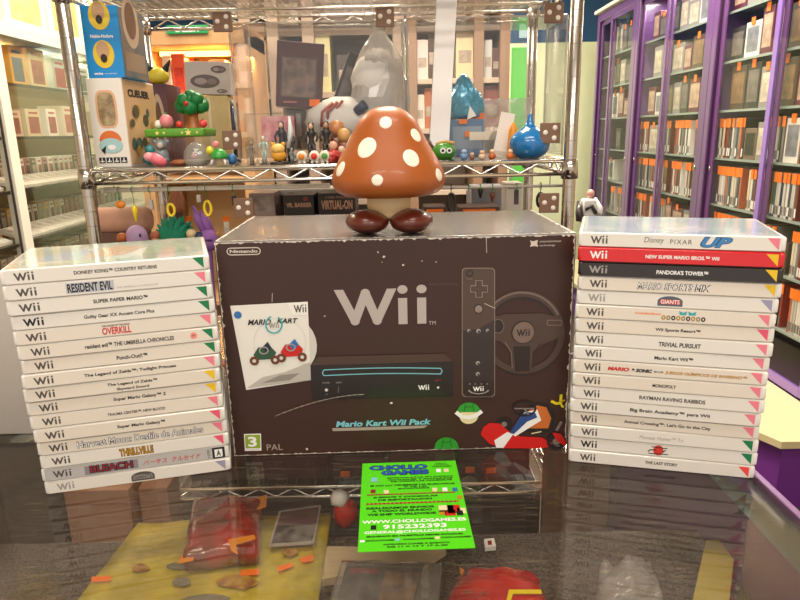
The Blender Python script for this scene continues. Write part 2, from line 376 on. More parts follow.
stack(LEFT, 'left stack of game cases', (-.3800, .6134), (-.1954, .6582), (-.3782, .5992), (-.1980, .6594), .01545)
RIGHT = [
 ('topmost case of the right stack, white with blue slanted title, cover facing up', paper, ink_grey, [], 'p', ex_film, 0),
 ('bright red game case, second from the top of the right stack', None, ink_white, [('NEW SUPER MARIO BROS.\u2122 Wii', .345, .70, ink_white, (.36, .62), dict(bold=.03))], 'y', None, .3),
 ('black game case, third from the top of the right stack', None, ink_lgrey, [("PANDORA'S TOWER\u2122", .40, .65, ink_white, (.32, .62), dict(bold=.035))], 'y', None, 1.2),
 ('white case just under the black one in right stack, outlined title, yellow corner', paper_warm, ink_grey, [('MARIO SPORTS MIX', .305, .67, 'outline', (.22, .74), dict(shear=.2))], 'y', None, 1.8),
 ('fifth case from top in right stack, red arch emblem and lilac corner', paper, ink_lgrey, [], 'l', emblem(.42, .545, mat('emblem_slate', '55606c', .4), ink_red, 'GIANTS'), .8),
 ('sixth case from top in right stack, orange word beside small yellow lettering', paper_warm, ink_grey, [], 'p', ex_cartoon, 0),
 ('seventh case from top in right stack, deep pink corner, mixed-case black title', paper_warm, ink_grey, [('Wii Sports Resort\u2122', .42, .645, ink_black, (.32, .62), B)], 'h', None, .8),
 ('eighth case from top in right stack, pink corner and thin grey capital title', paper, ink_grey, [('TRIVIAL PURSUIT', .44, .652, ink_title, (.3, .64), B)], 'p', None, 1.2),
 ('ninth case from top in right stack, short bold title, just above red and gold title', paper, ink_grey, [('Mario Kart Wii\u2122', .43, .625, ink_black, (.34, .62), dict(bold=.03))], 'p', None, .2),
 ('tenth case from top in right stack, long title in red, black and gold', paper_warm, ink_grey, [('MARIO', .19, .305, ink_red, (.34, .64), dict(bold=.06, shear=.2)), ('& SONIC', .315, .425, ink_black, (.34, .62), dict(bold=.06, shear=.2)), ('EN LOS', .435, .482, ink_black, (.4, .54), B), ('JUEGOS OL\u00cdMPICOS DE INVIERNO\u2122', .49, .90, ink_gold, (.3, .64), dict(bold=.04, shear=.2))], 'p', None, 0),
 ('eleventh case from top in right stack, very short capital title, just below the gold title', paper_warm, ink_grey, [('MONOPOLY', .43, .552, ink_black, (.34, .6), B)], 'p', None, .3),
 ('twelfth case from top in right stack, wide-spaced grey capital title', paper, ink_grey, [('RAYMAN RAVING RABBIDS', .365, .705, ink_title, (.36, .66), B)], 'p', None, .6),
 ('thirteenth case from top in right stack, bold rounded black title in one line', paper, ink_grey, [('Big Brain Academy\u2122 para Wii', .33, .745, ink_black, (.32, .66), B)], 'p', None, -1.2),
 ('fourteenth case from top in right stack, last pink corner above the green ones', paper_warm, ink_grey, [("Animal Crossing\u2122: Let's Go to the City", .30, .755, ink_title, (.34, .66), B)], 'p', None, -.6),
 ('upper of the two green-cornered cases in the right stack, faint grey title', paper, ink_grey, [('Monster Hunter\u2122 Tri', .385, .615, ink_lgrey, (.32, .62))], 'g', None, .4),
 ('white case with red round emblem, second from bottom of the right stack', paper, ink_black, [], 'g', ex_seal, 1),
 ('bottom case of the right stack, white with red corner and tiny capitals', paper, ink_grey, [('THE LAST STORY', .425, .60, ink_title, (.42, .66), B)], 'r', None, 0),
]
stack(RIGHT, 'right stack of game cases', (.1885, .6625), (.3725, .6158), (.1875, .6627), (.3687, .6067), .01543, {1: 'r', 2: 'k'})

# ------------------------------------------------------------------ the big dark box
BH, BWD, BDP = .2555, .3925, .216
bA, bB = Vector((-.19903, .6885)), Vector((.19338, .6960))
bdir = (bB - bA).normalized(); brz = math.atan2(bdir.y, bdir.x); bmid = (bA + bB) / 2
box_t = thing('console_box', 'large dark brown cardboard console box with worn white edges between the two stacks', 'box', (bmid.x, bmid.y, 0.0002), brz)
def bp(px, py):
    d = Vector(ray(px, py)); n_ = Vector((-bdir.y, bdir.x, 0)); t = n_.dot(Vector((bmid.x, bmid.y, 0))) / n_.dot(d)
    p = Vector((0, 0, H)) + d * t
    return Vector(((p.xy - bmid).dot(bdir), p.z))
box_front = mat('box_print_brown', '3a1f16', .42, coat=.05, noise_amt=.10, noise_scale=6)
box_top = mat('box_lid_grey_sheen', '6b625e', .24, coat=1, noise_amt=.08, noise_scale=12)  # grey lid colour paints the reflections on the dark brown card
card_edge = mat('bare_cardboard_edge', 'd9cfc2', .8, noise_amt=.25, noise_scale=120)
b = MB(); hw = BWD / 2
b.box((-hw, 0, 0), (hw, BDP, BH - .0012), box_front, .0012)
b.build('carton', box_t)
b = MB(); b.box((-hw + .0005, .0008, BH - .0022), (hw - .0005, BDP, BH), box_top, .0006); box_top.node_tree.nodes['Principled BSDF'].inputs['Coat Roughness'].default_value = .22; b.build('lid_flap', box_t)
b = MB()
def worn(p0, p1, wmax, nrm, y0=None, seed=0, gap=.25):
    """ragged strips of bare card along a rubbed edge"""
    r2 = random.Random(seed); L_ = (Vector(p1) - Vector(p0)); n = int(L_.length / .0028)
    tops = [max(0, r2.gauss(.45, .4)) * wmax * (1 if r2.random() > gap else .12) for _ in range(n + 1)]
    for k in range(n):
        a = Vector(p0) + L_ * k / n; c = Vector(p0) + L_ * (k + 1) / n
        b.add([a, c, c + Vector(nrm) * (tops[k + 1] + .0003), a + Vector(nrm) * (tops[k] + .0003)], [(0, 1, 2, 3)], card_edge)
yb = -.00022
worn((-hw, yb, BH - .0012), (hw, yb, BH - .0012), .0022, (0, 0, -1), seed=1)
worn((-hw, .0006, BH + .0002), (hw, .0006, BH + .0002), .003, (0, 1, 0), seed=2, gap=.1)
worn((-hw, yb, .0012), (hw, yb, .0012), .0012, (0, 0, 1), seed=3, gap=.3)
worn((-hw + .001, yb, 0.001), (-hw + .001, yb, BH - .002), .0016, (1, 0, 0), seed=4, gap=.2)
worn((hw - .001, yb, 0.001), (hw - .001, yb, BH - .002), .0016, (-1, 0, 0), seed=5, gap=.2)
worn((-hw + .0008, .002, BH + .0003), (-hw + .0008, BDP, BH + .0003), .004, (1, 0, 0), seed=6, gap=.05)
worn((hw - .0008, .002, BH + .0003), (hw - .0008, BDP, BH + .0003), .004, (-1, 0, 0), seed=8, gap=.05)
worn((-hw - .0003, .001, .002), (-hw - .0003, .001, BH - .002), .003, (0, 1, 0), seed=9, gap=.1)
worn((hw + .0003, .001, .002), (hw + .0003, .001, BH - .002), .003, (0, 1, 0), seed=10, gap=.1)
for (px, py, r_) in ((378, 252, 1.2), (384, 257, 1.6), (382, 262, .9), (403, 265, 1.6), (325, 316, 1.2), (385, 392.5, 1.6), (391, 403, 1.8), (307, 449, 1.6), (436, 262, .8), (422, 261, .7)):
    c = bp(px, py); put_poly(b, [(c.x + r_ * .0011 * math.cos(a) * rnd.uniform(.4, 1.2), c.y + r_ * .0011 * math.sin(a) * rnd.uniform(.4, 1.2)) for a in [k * PI / 3 for k in range(6)]], card_edge, -.0012)
for k in range(46):
    f = k / 45; px = 276 + 88 * f; py = 415 - 21.5 * (1 - (1 - f) ** 1.7); c = bp(px, py)
    put_disc(b, c.x, c.y, .0008 if k % 3 else .0004, .0006, card_edge, -.0030, 6)
for k in range(14):
    c = bp(430 + 26 * k / 13, 284 + .6 * math.sin(k * 3)); put_disc(b, c.x, c.y, .0003, .0002, card_edge, -.0012, 6)
put_stroke(b, [bp(272.5, 293), bp(272.3, 302)], .0005, card_edge, -.0012); put_stroke(b, [bp(486, 236), bp(486.5, 253)], .0006, card_edge, -.0012)
put_stroke(b, [bp(484, 303), bp(495, 308)], .0006, card_edge, -.0022)
b.build('worn_edge', box_t)

LO = 0
def Lay(k): return -.0002 - .00016 * (k + LO)
def pp(mb, pts, m, k=1): put_poly(mb, [bp(*p) for p in pts], m, Lay(k))
def pst(mb, pts, w, m, k=1, closed=False): put_stroke(mb, [bp(*p) for p in pts], w / 920, m, Lay(k), closed)
def pdisc(mb, x, y, r, m, k=1, rz=None, n=28): c = bp(x, y); put_disc(mb, c.x, c.y, r / 920, (rz or r) / 900, m, Lay(k), n)
def ptext(mb, txt, x0, y0, x1, y1, m, k=1, **kw):
    a = bp(x0, y1); c = bp(x1, y0 - (x1 - x0) * .0225 * 0); put_text(mb, txt, a.x, a.y, c.x, c.y, m, Lay(k), **kw)
grey_print = mat('print_pinkish_grey', 'b5a9a4', .4)
# big console word
b = MB(); x0 = bp(335.5, 326); x1 = bp(427, 285); wii_logo(b, x0.x, x0.y, x1.x, x1.y, grey_print, Lay(1)); ptext(b, 'TM', 428.7, 321, 435.7, 325, grey_print); b.build('console_logo', box_t)
# maker's name in its rounded outline
b = MB(); mk = mat('print_warm_grey', 'd2c2b6', .4); c0, c1 = bp(227.5, 255.2), bp(260, 247.6); rr = (c1.y - c0.y) / 2; cz = (c0.y + c1.y) / 2
pts = [(c1.x - rr + rr * math.cos(a), cz + rr * math.sin(a)) for a in [-PI / 2 + PI * k / 12 for k in range(13)]] + [(c0.x + rr + rr * math.cos(a), cz + rr * math.sin(a)) for a in [PI / 2 + PI * k / 12 for k in range(13)]]
put_stroke(b, pts, .0011, mk, Lay(1), True); put_text(b, 'Nintendo', c0.x + rr * .75, c0.y + rr * .52, c1.x - rr * .75, c1.y - rr * .5, mk, Lay(1), bold=.03); b.build('maker_logo', box_t)
# small mark top right
b = MB(); pp(b, [(530, 240.5), (533, 241.5), (538, 240), (537, 243.5), (538, 247), (534, 246), (530, 247), (531, 243.5)], mk); ptext(b, 'entertainment', 539.5, 240, 561, 242.6, mk); ptext(b, 'technology', 539.5, 244.2, 555, 247, mk); b.build('small_mark', box_t)
# picture of the game sleeve with its disc
slv = mat('print_sleeve_white', 'e6e2da', .35); slg = mat('print_sleeve_grey', 'b9b4ac', .4); slm = mat('print_sleeve_midgrey', 'cfcbc3', .4)
b = MB(); pdisc(b, 285, 346, 33, slm, 1); pp(b, [(230.3, 305.8), (307.8, 301.7), (311, 380), (246.3, 390)], slv, 2)
pst(b, arc(280, 343, 26, 25, 150, 395), .5, slm, 3)
pp(b, [(287, 302.9), (307.8, 301.7), (308.2, 315), (293, 314.6)], mat('print_sleeve_pale', 'f0ece6', .35), 3)
pp(b, [(247, 388), (263, 377), (285, 372), (310, 362), (311, 380)], slg, 3); pp(b, [(262, 383), (280, 375), (300, 373), (290, 380)], mat('print_shade_grey', '8d8780', .4), 4)
pdisc(b, 238, 315, 3.9, ink_blue, 3); ptext(b, 'a)', 236, 313, 240, 317.5, ink_white, 4)
a, c = bp(294, 312.5), bp(306.3, 304.2); wii_logo(b, a.x, a.y, c.x, c.y, ink_grey, Lay(4))
pst(b, arc(274, 324.5, 8, 8.4, -60, 250), 1.6, ink_teal, 4); ptext(b, 'MARIO', 248, 319, 271, 325.2, ink_black, 5, shear=.3, bold=.03); ptext(b, 'KART', 277, 318, 298, 323.5, ink_black, 5, shear=.3, bold=.03)
a, c = bp(268.8, 328), bp(279, 322); wii_logo(b, a.x, a.y, c.x, c.y, ink_lgrey, Lay(5))
def mini_kart(cx, cy, s, body, trim):                     # two plain go-karts, nobody at the wheel
    pp(b, [(cx - 12 * s, cy + 2 * s), (cx - 7 * s, cy - 6 * s), (cx + 6 * s, cy - 7 * s), (cx + 12 * s, cy - 1 * s), (cx + 9 * s, cy + 6 * s), (cx - 7 * s, cy + 7 * s)], body, 5)
    pp(b, [(cx - 3 * s, cy - 6 * s), (cx + 3 * s, cy - 12 * s), (cx + 7 * s, cy - 6 * s), (cx + 2 * s, cy)], trim, 6)
    pst(b, arc(cx - 1 * s, cy - 3 * s, 4.5 * s, 3.5 * s), 1.4 * s, ink_lgrey, 7, True)
    for dx, dy in ((-11, 8), (11, 7)):
        pdisc(b, cx + dx * s, cy + dy * s, 5 * s, mat('print_tyre_brown', '6a3a26', .4), 6); pdisc(b, cx + dx * s, cy + dy * s, 2 * s, slm, 7)
mini_kart(265, 353, .95, mat('print_deep_green', '2c5238', .4), mat('print_dark_navy', '1f2a3a', .4)); mini_kart(292, 350, .95, ink_red, ink_blue)
b.build('sleeve_picture', box_t)
# picture of the console
con = mat('print_console_dark', '1d1210', .25, coat=.2); con2 = mat('print_console_top', '4a352d', .3)
b = MB(); pp(b, [(311, 365), (318, 356.5), (444, 353.4), (453, 361)], con2, 8); pp(b, [(311, 365), (453, 361), (452.4, 396), (312.4, 399.6)], con, 8)
sl = [(324 + 116.5 * k / 24, 369.6 - 2.0 * math.sin(PI * k / 24) * .6 - 1.6 * k / 24) for k in range(25)]; sl2 = [(x, y + 5.6) for x, y in sl][::-1]
pst(b, sl + [(442, 370.6)] + sl2 + [(322.5, 372.6)], 1.0, ink_ltteal, 9, True)
a, c = bp(418, 389.6), bp(429, 384.2); wii_logo(b, a.x, a.y, c.x, c.y, ink_white, Lay(9))
pdisc(b, 326.6, 389.5, 1.9, ink_lgrey, 9); pdisc(b, 326.6, 389.5, 1, ink_white, 10); pp(b, [(325.6, 393), (328, 393), (328, 394.4), (325.6, 394.4)], ink_grey, 9)
pp(b, [(338, 386), (339.2, 386), (339.2, 392.5), (338, 392.5)], ink_grey, 9)
ptext(b, 'POWER', 322.6, 381.6, 330, 383.2, ink_lgrey, 9); ptext(b, 'RESET', 336, 381.4, 342, 383, ink_lgrey, 9); ptext(b, 'EJECT', 435, 379.2, 441, 380.8, ink_red, 9); pdisc(b, 438, 387, 1.2, ink_white, 9)
b.build('console_picture', box_t)
# pack title
b = MB(); ptext(b, 'Mario Kart Wii Pack', 336, 418.6, 431, 427.2, ink_ltteal, 2, bold=.035, shear=.18)
pp(b, [(332, 428.2), (428, 425.4), (424, 428), (400, 429.3), (333, 431.2)], mat('print_underline', 'a8988e', .4), 1); b.build('pack_title', box_t)
# age square and region
b = MB(); peg = mat('print_olive_green', '8aa52c', .4); pp(b, [(244, 434), (261, 433.6), (261.5, 450.6), (245, 451)], ink_white, 1); pp(b, [(245, 435), (260.2, 434.6), (260.6, 448), (245.7, 448.3)], peg, 2)
ptext(b, '3', 248.5, 436.5, 256.5, 446.8, ink_white, 3, bold=.03); ptext(b, 'www.pegi.info', 246.5, 448.9, 259.5, 450.2, ink_grey, 3); b.build('age_rating', box_t)
b = MB(); ptext(b, 'PAL', 267, 444, 282.5, 450.4, mat('print_region_grey', 'a39891', .4), 1); b.build('region_mark', box_t)
# picture of the remote
rem = mat('print_remote', '503d34', .3); rem2 = mat('print_remote_gloss', '2b1b16', .25, coat=.3); rl = mat('print_remote_line', '8d7a70', .35)
b = MB(); LO = 6                                         # the remote lies over the wheel
def rrect(x0, y0, x1, y1, r, sk=0):
    o = []
    for cx, cy, a0 in ((x1 - r, y0 + r, -90), (x1 - r, y1 - r, 0), (x0 + r, y1 - r, 90), (x0 + r, y0 + r, 180)):
        o += [(cx + r * math.cos(math.radians(a0 + 15 * k)), cy + r * math.sin(math.radians(a0 + 15 * k))) for k in range(7)]
    return o
pp(b, rrect(461.6, 267.6, 494.8, 396.6, 4), rl, 3); pp(b, rrect(462.4, 268.4, 494, 396, 3.6), rem, 4)
pp(b, [(462.6, 330), (478, 328.5), (494, 320), (494, 393), (490, 396), (466, 396), (462.6, 392)], rem2, 5)
pst(b, arc(469.5, 273, 2.9, 2.9), .8, ink_black, 6, True); ptext(b, 'POWER', 466.5, 278, 472.5, 279.4, rl, 6)
for w, l, m, k in ((3.6, 8.6, rl, 6), (2.6, 7.8, rem2, 7), (1.8, 7.0, rem, 8)):
    pp(b, [(478.7 - l, 288.6 - w), (478.7 + l, 288.6 - w), (478.7 + l, 288.6 + w), (478.7 - l, 288.6 + w)], m, k); pp(b, [(478.7 - w, 288.6 - l), (478.7 + w, 288.6 - l), (478.7 + w, 288.6 + l), (478.7 - w, 288.6 + l)], m, k)
pdisc(b, 478.3, 308.6, 4.9, rem2, 6); pdisc(b, 478.3, 308.6, 3.8, rl, 7); ptext(b, 'A', 476.8, 306.5, 479.8, 310.5, ink_black, 8)
for x, y, r_ in ((468.6, 330.2, 1.7), (478.2, 330.6, 2.3), (487.2, 330, 1.7), (477.6, 362.6, 2.2), (477.6, 373.5, 2.2)): pdisc(b, x, y, r_, ink_lgrey, 6); pdisc(b, x + .5, y + .6, r_ * .55, rem2, 7)
for x in (469.5, 475, 481, 487): pdisc(b, x, 383.4, .6, ink_lgrey, 6)
a, c = bp(472.5, 390.6), bp(483.5, 385.6); wii_logo(b, a.x, a.y, c.x, c.y, ink_white, Lay(6)); pst(b, arc(478.3, 387.6, 10, 5.6, 165, 15), .8, ink_lgrey, 6)
pst(b, [(468, 390), (471, 392), (478, 393.2), (485, 392), (488.4, 390)], .9, ink_lgrey, 6)
b.build('remote_picture', box_t); LO = 0
# picture of the steering wheel
whd = mat('print_wheel_dark', '2a1b17', .3); whm = mat('print_wheel_mid', '4b3830', .35); whl = mat('print_wheel_light', '76625a', .35)
b = MB(); pst(b, arc(522.5, 333, 38.5, 38.5, 0, 360, 64), 9.5, whd, 1, True); pst(b, arc(522.5, 332.2, 39, 38.6, 0, 360, 64), 6.5, whm, 2, True); pst(b, arc(522, 331, 39.5, 38.5, 205, 335, 40), 2.2, whl, 3)
pp(b, [(485, 318), (505, 314), (542, 313), (561, 318), (561.5, 336), (543, 344), (533, 352), (533, 370), (512, 370), (510, 350), (500, 341), (485, 338)], whm, 3)
pp(b, [(513, 346), (530, 346), (529, 371), (515, 371)], whd, 3); pst(b, [(505, 342), (511, 352), (512, 368)], 1.0, whl, 4); pst(b, [(541, 343), (533, 352), (532, 368)], 1.0, whd, 4)
pdisc(b, 498, 326, 5.6, whd, 4, 6.6); pst(b, arc(498, 326, 5.6, 6.8), .8, whl, 5, True)
pp(b, rrect(546.5, 319.5, 561.5, 325.5, 1), whl, 4); pp(b, rrect(547.4, 320.4, 560.8, 324.6, 1), whm, 5)
pdisc(b, 522.7, 332, 12.2, whd, 4); pdisc(b, 523, 332.2, 11.2, whl, 5); a, c = bp(516, 335.8), bp(529.6, 328.4); wii_logo(b, a.x, a.y, c.x, c.y, whd, Lay(6))
b.build('wheel_picture', box_t)
# plain picture of a red go-kart with nobody in it
b = MB(); kr = mat('print_kart_red', 'cf1f1c', .3); tyre = mat('print_tyre', '1a1412', .5); steel = mat('print_kart_grey', '7c7470', .35)
pst(b, arc(556, 441, 8, 6.6), 4, tyre, 9, True); pdisc(b, 556, 441, 4.2, steel, 9); pst(b, arc(504, 424, 6.5, 5, 0, 360), 4, tyre, 4, True); pdisc(b, 504, 424, 3, steel, 4)
pp(b, [(552, 432), (560, 433), (565, 440), (565, 446), (556, 440)], kr, 9)
pp(b, [(520, 412), (536, 402), (549, 404), (556, 416), (553, 430), (540, 434), (520, 430)], tyre, 4); pp(b, [(526, 412), (537, 405), (546, 407), (551, 418), (548, 428), (530, 428)], mat('print_seat_orange', 'c66a2a', .4), 5)
pp(b, [(480.5, 434), (483, 427), (489, 422.5), (499, 423), (509, 431), (520, 436), (541, 437), (551, 442), (552.5, 446.5), (535, 448), (503, 447.8), (489, 443)], kr, 6)
pp(b, [(494, 440), (507, 431.5), (513, 433.5), (503, 447.6), (496, 447)], ink_white, 7)
pp(b, [(510, 432), (524, 412), (537, 409), (541, 420), (528, 428), (515, 436)], ink_white, 7); pp(b, [(509.5, 432.5), (521, 414), (528, 411.5), (535, 412.5), (537, 417), (527, 421), (513.5, 433.6)], mat('print_kart_blue', '2b4a86', .35), 8)
pst(b, arc(524, 408, 11, 7, 0, 360), 2.2, tyre, 9, True); pst(b, [(524, 408), (528, 414)], 2, steel, 9); pst(b, [(513, 408), (535, 408)], 1.6, steel, 8)
pst(b, [(556, 430), (561, 421)], 3, steel, 7); pst(b, [(531, 433), (541, 431)], 1.2, ink_cream, 8)
b.build('kart_picture', box_t)
b = MB(); pst(b, [(551, 401), (556, 403.5), (560.5, 403), (561, 394.5)], 3, ink_yellow, 2); pst(b, [(560, 402), (562, 406.5), (564, 406.5)], 2.2, ink_yellow, 3); pst(b, [(560, 402), (565, 400)], 1.8, mat('print_peel_shade', 'b8a21a', .4), 2); b.build('fruit_peel_picture', box_t)
for cx, cy, s in ((468.8, 413, 1), (446.5, 448, 1.02)):                       # plain domed turtle shells
    b = MB(); dome = arc(cx, cy - 1, 11.5 * s, -9.5 * s, 0, 180, 20)
    if cy < 430: pdisc(b, cx, cy + 3, 10 * s, ink_cream, 2, 9 * s); pst(b, [(cx - 13, cy - 1), (cx - 7, cy + 3.5), (cx, cy + 4.5), (cx + 7, cy + 2.5), (cx + 13, cy - 2)], 4.4, ink_white, 4)
    else: dome = [p for p in dome if p[1] < 448.8] + [(cx - 13, 449.0)]; dome = [(cx + 13, 448.6)] + dome
    pp(b, dome, ink_green, 3); pst(b, [(cx - 5, cy - 1), (cx - 4, cy - 6), (cx + 4, cy - 6.5), (cx + 5, cy - 1)], .8, mat('print_shell_line', '14611c', .4), 5); pst(b, [(cx - 4, cy - 6), (cx - 3, cy - 9)], .8, MATS['print_shell_line'], 5); pst(b, [(cx + 4, cy - 6.5), (cx + 4, cy - 9)], .8, MATS['print_shell_line'], 5)
    b.build('shell_picture', box_t)

# ------------------------------------------------------------------ mushroom toy on the box (plain, no face)
MY = .742; mx = W(389, 200, MY).x; zt = W(389, 106.5, MY).z; sc_ = (W(446, 180, MY).x - W(333, 180, MY).x) / 113
mz = lambda py: BH + (236 - py) / (236 - 106.5) * (zt - BH)
cap_m = mat('mushroom_cap_vinyl', 'a3541c', .42, coat=.1); stem_m = mat('mushroom_stem_vinyl', 'e3c496', .45); foot_m = mat('mushroom_foot_vinyl', '5e2418', .3, coat=.3)
mush = thing('mushroom_figure', 'brown vinyl mushroom toy with cream stem standing on the dark box', 'toy', (mx, MY, BH + .0003))
prof = [(0, 106.5), (8, 107.2), (15, 109.6), (21, 113.5), (26.5, 119), (31, 126), (35, 134), (39.5, 143), (44.5, 152), (49.5, 161), (53.5, 169), (56, 177), (56.5, 183), (54.5, 189.5), (49.5, 194.5), (42, 197.4), (32, 198), (22, 196), (10, 194), (0, 194)]
# lathe with a soft three-dimensional interpolation of the outline
def smooth_profile(p, n=4):
    o = []
    for i in range(len(p) - 1):
        p0 = p[max(i - 1, 0)]; p1 = p[i]; p2 = p[i + 1]; p3 = p[min(i + 2, len(p) - 1)]
        for k in range(n):
            t = k / n
            o.append(tuple(.5 * (2 * p1[j] + (p2[j] - p0[j]) * t + (2 * p0[j] - 5 * p1[j] + 4 * p2[j] - p3[j]) * t * t + (-p0[j] + 3 * p1[j] - 3 * p2[j] + p3[j]) * t ** 3) for j in (0, 1)))
    return o + [p[-1]]
def cap_r(py):
    for (r0, a), (r1, c) in zip(prof[:14], prof[1:15]):
        if a <= py <= c: return (r0 + (r1 - r0) * (py - a) / (c - a)) * sc_
    return 0
b = MB(); b.lathe([(r * sc_, mz(y) - BH) for r, y in smooth_profile(prof)], cap_m, n=56, sy=.92); b.build('cap', mush)
spot = mat('mushroom_spot_cream', 'efe6d4', .4)
def cap_spot(ang, py, rad):
    b = MB()
    a0 = math.radians(ang); rings = 5; n = 22; vs = []
    for i in range(rings + 1):
        for k in range(n):
            q = 2 * PI * k / n; dz = rad * (i / rings) * math.sin(q); dw = rad * (i / rings) * math.cos(q)
            y_ = py - dz; r = cap_r(y_); a = a0 + dw * sc_ / max(r, .004); r += .0007 if i < rings else -.0004
            vs.append((r * math.cos(a), r * .92 * math.sin(a), mz(y_) - BH))
    b.add(vs, [(i * n + k, i * n + (k + 1) % n, (i + 1) * n + (k + 1) % n, (i + 1) * n + k) for i in range(rings) for k in range(n)], spot, True); b.build('cap_spot', mush)['label'] = 'cream round spot'
for s_ in ((-118, 147, 10.5), (-62, 158, 9), (-92, 123, 6.5), (-100, 178, 6), (-150, 168, 8), (-28, 176, 7), (-40, 136, 7), (20, 155, 10), (75, 140, 9), (120, 165, 9), (170, 140, 8)): cap_spot(*s_)
b = MB(); b.lathe([(x * sc_, mz(y) - BH) for x, y in smooth_profile([(0, 224), (12, 223.5), (19, 219), (21.8, 210), (22, 202), (21, 194)])], stem_m, n=36); b.build('stem', mush)
for s_ in (-1, 1):
    b = MB(); zf = mz(211) - BH; b.ell((s_ * 22 * sc_, -.016, zf * .5), (21.5 * sc_, .031, zf * .5), foot_m, 24, Matrix.Rotation(-s_ * .25, 3, 'Z'))
    b.build('foot', mush)

# ------------------------------------------------------------------ glass display counter
cnt = thing('display_counter', 'glass-topped display counter with scratched dark top under the boxes', 'counter', (-.1, .66, -1.0))
def rel(b, t, name):                                                     # world-coordinates mesh under a thing
    o = b.build(name, t); o.matrix_parent_inverse = Matrix.Translation(-Vector(t.location)); return o
top_g = glass('counter_glass', 'fbf9f6', .03, 1.52, haze=.018, hazecol='b09a80', scratch=True, boost=1.0)
side_g = glass('counter_side_glass', 'fdfefd', .02, 1.45)
cb = mat('counter_body_dark', '241a18', .5); rim = mat('counter_rim_mauve', '8f6a9a', .35, metal=.3)
x0, x1, y0, y1 = -.56, .378, .25, 1.02
b = MB(); b.box((x0, y0, -.008), (x1, y1, 0), top_g); rel(b, cnt, 'glass_top')
b = MB(); b.box((x1, y0, -.014), (x1 + .008, y1, .0004), rim, .0015); b.box((x0 - .008, y0, -.014), (x0, y1, .0004), rim, .0015); b.box((x0, y1, -.014), (x1, y1 + .008, .0004), rim, .0015); rel(b, cnt, 'top_rim')
xk = W(541, 500, y1).x; xm = W(606, 500, y1).x
b = MB(); b.box((x0, y1 - .006, -.6), (xk, y1, -.0085), side_g); rel(b, cnt, 'back_pane')
b = MB(); b.box((xk + .0005, y1 - .012, -1), (xm, y1, -.0085), mat('counter_back_brown', '7d6350', .5, noise_amt=.15, noise_scale=14)); rel(b, cnt, 'back_panel')
b = MB(); b.box((xm + .0005, y1 - .012, -1), (x1, y1, -.0085), cb); rel(b, cnt, 'back_panel')  # added dark panel, keeps the ground dark behind the mirrored stack
b = MB(); b.box((x0, y1 - .012, -1), (xk, y1, -.601), cb); rel(b, cnt, 'back_panel')
b = MB(); b.box((x1 - .006, y0, -.045), (x1, y1 - .012, -.0085), glass('counter_edge_glass', 'cfe6e2', .03, 1.5, haze=.2, hazecol='7f9aa6')); rel(b, cnt, 'side_pane')
b = MB(); b.box((x1 - .006, y0, -1), (x1, y1 - .012, -.0455), mat('counter_purple', '6a3f78', .35, coat=.3)); rel(b, cnt, 'side_panel')
b = MB(); b.box((x0, y0, -1), (x0 + .012, y1 - .012, -.0085), cb); rel(b, cnt, 'side_panel')
b = MB(); b.box((x0 + .012, y0, -1), (x1 - .0065, y1 - .0125, -.6), cb, .002); rel(b, cnt, 'base_cabinet')
SZ = -.13
cloth = mat('black_sequin_cloth', '54473b', .55, col2='120e0c', noise_scale=300, bump=.8)  # brown flecks paint the light that the sequins catch
b = MB(); b.box((x0 + .013, y0, SZ - .01), (x1 - .007, .722, SZ - .004), mat('inner_shelf_glass', '2b2320', .3)); rel(b, cnt, 'inner_shelf')
b = MB(); n1, n2 = 48, 36
vs = [(x0 + .014 + (x1 - x0 - .021) * i / n1, y0 + .01 + (.715 - y0 - .01) * j / n2, SZ + .001 + .003 * noise.noise(Vector((i * .3, j * .3, 0)))) for j in range(n2 + 1) for i in range(n1 + 1)]
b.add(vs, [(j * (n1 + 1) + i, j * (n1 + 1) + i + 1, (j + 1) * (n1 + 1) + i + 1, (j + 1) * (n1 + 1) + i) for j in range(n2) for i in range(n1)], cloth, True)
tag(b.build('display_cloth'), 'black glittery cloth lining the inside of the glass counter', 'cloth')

def slab(px, z, th, m, name, label, cat, group=None, puff=0.0, wob=0.0, n=14, base=None):
    """a flat or puffy thing whose outline the photo shows lying at height z"""
    P = [G(x, y, z) for x, y in px]; c = sum(P, Vector()) / len(P); c.z = base if base is not None else z - th
    b = MB()
    if len(P) == 4 and (puff or wob):
        vs = []; 
        for top in (1, 0):
            for j in range(n + 1):
                for i in range(n + 1):
                    u, v = i / n, j / n
                    p = P[0].lerp(P[1], u).lerp(P[3].lerp(P[2], u), v)
                    hgt = puff * (16 * u * (1 - u) * v * (1 - v)) ** .5 + wob * noise.noise(Vector((u * 5 + z * 9, v * 5, c.x * 31))) if top else -th
                    vs.append((p.x - c.x, p.y - c.y, p.z + hgt - c.z))
        k = n + 1; N_ = k * k
        fs = [(j * k + i, j * k + i + 1, (j + 1) * k + i + 1, (j + 1) * k + i) for j in range(n) for i in range(n)] + [(N_ + j * k + i, N_ + (j + 1) * k + i, N_ + (j + 1) * k + i + 1, N_ + j * k + i + 1) for j in range(n) for i in range(n)]
        ed = [(0, i) for i in range(n)] + [(i, n) for i in range(n)] + [(n, n - i) for i in range(n)] + [(n - i, 0) for i in range(n)]
        ei = [j * k + i for j, i in ed]
        fs += [(ei[q], ei[(q + 1) % len(ei)], N_ + ei[(q + 1) % len(ei)], N_ + ei[q]) for q in range(len(ei))]
        b.add(vs, fs, m, True)
    else:
        b.prism([(p.x - c.x, p.y - c.y) for p in P], z - th - c.z, z - c.z, m)
    t = thing(name, label, cat, c, 0, group); b.build('body', t)
    return t, c
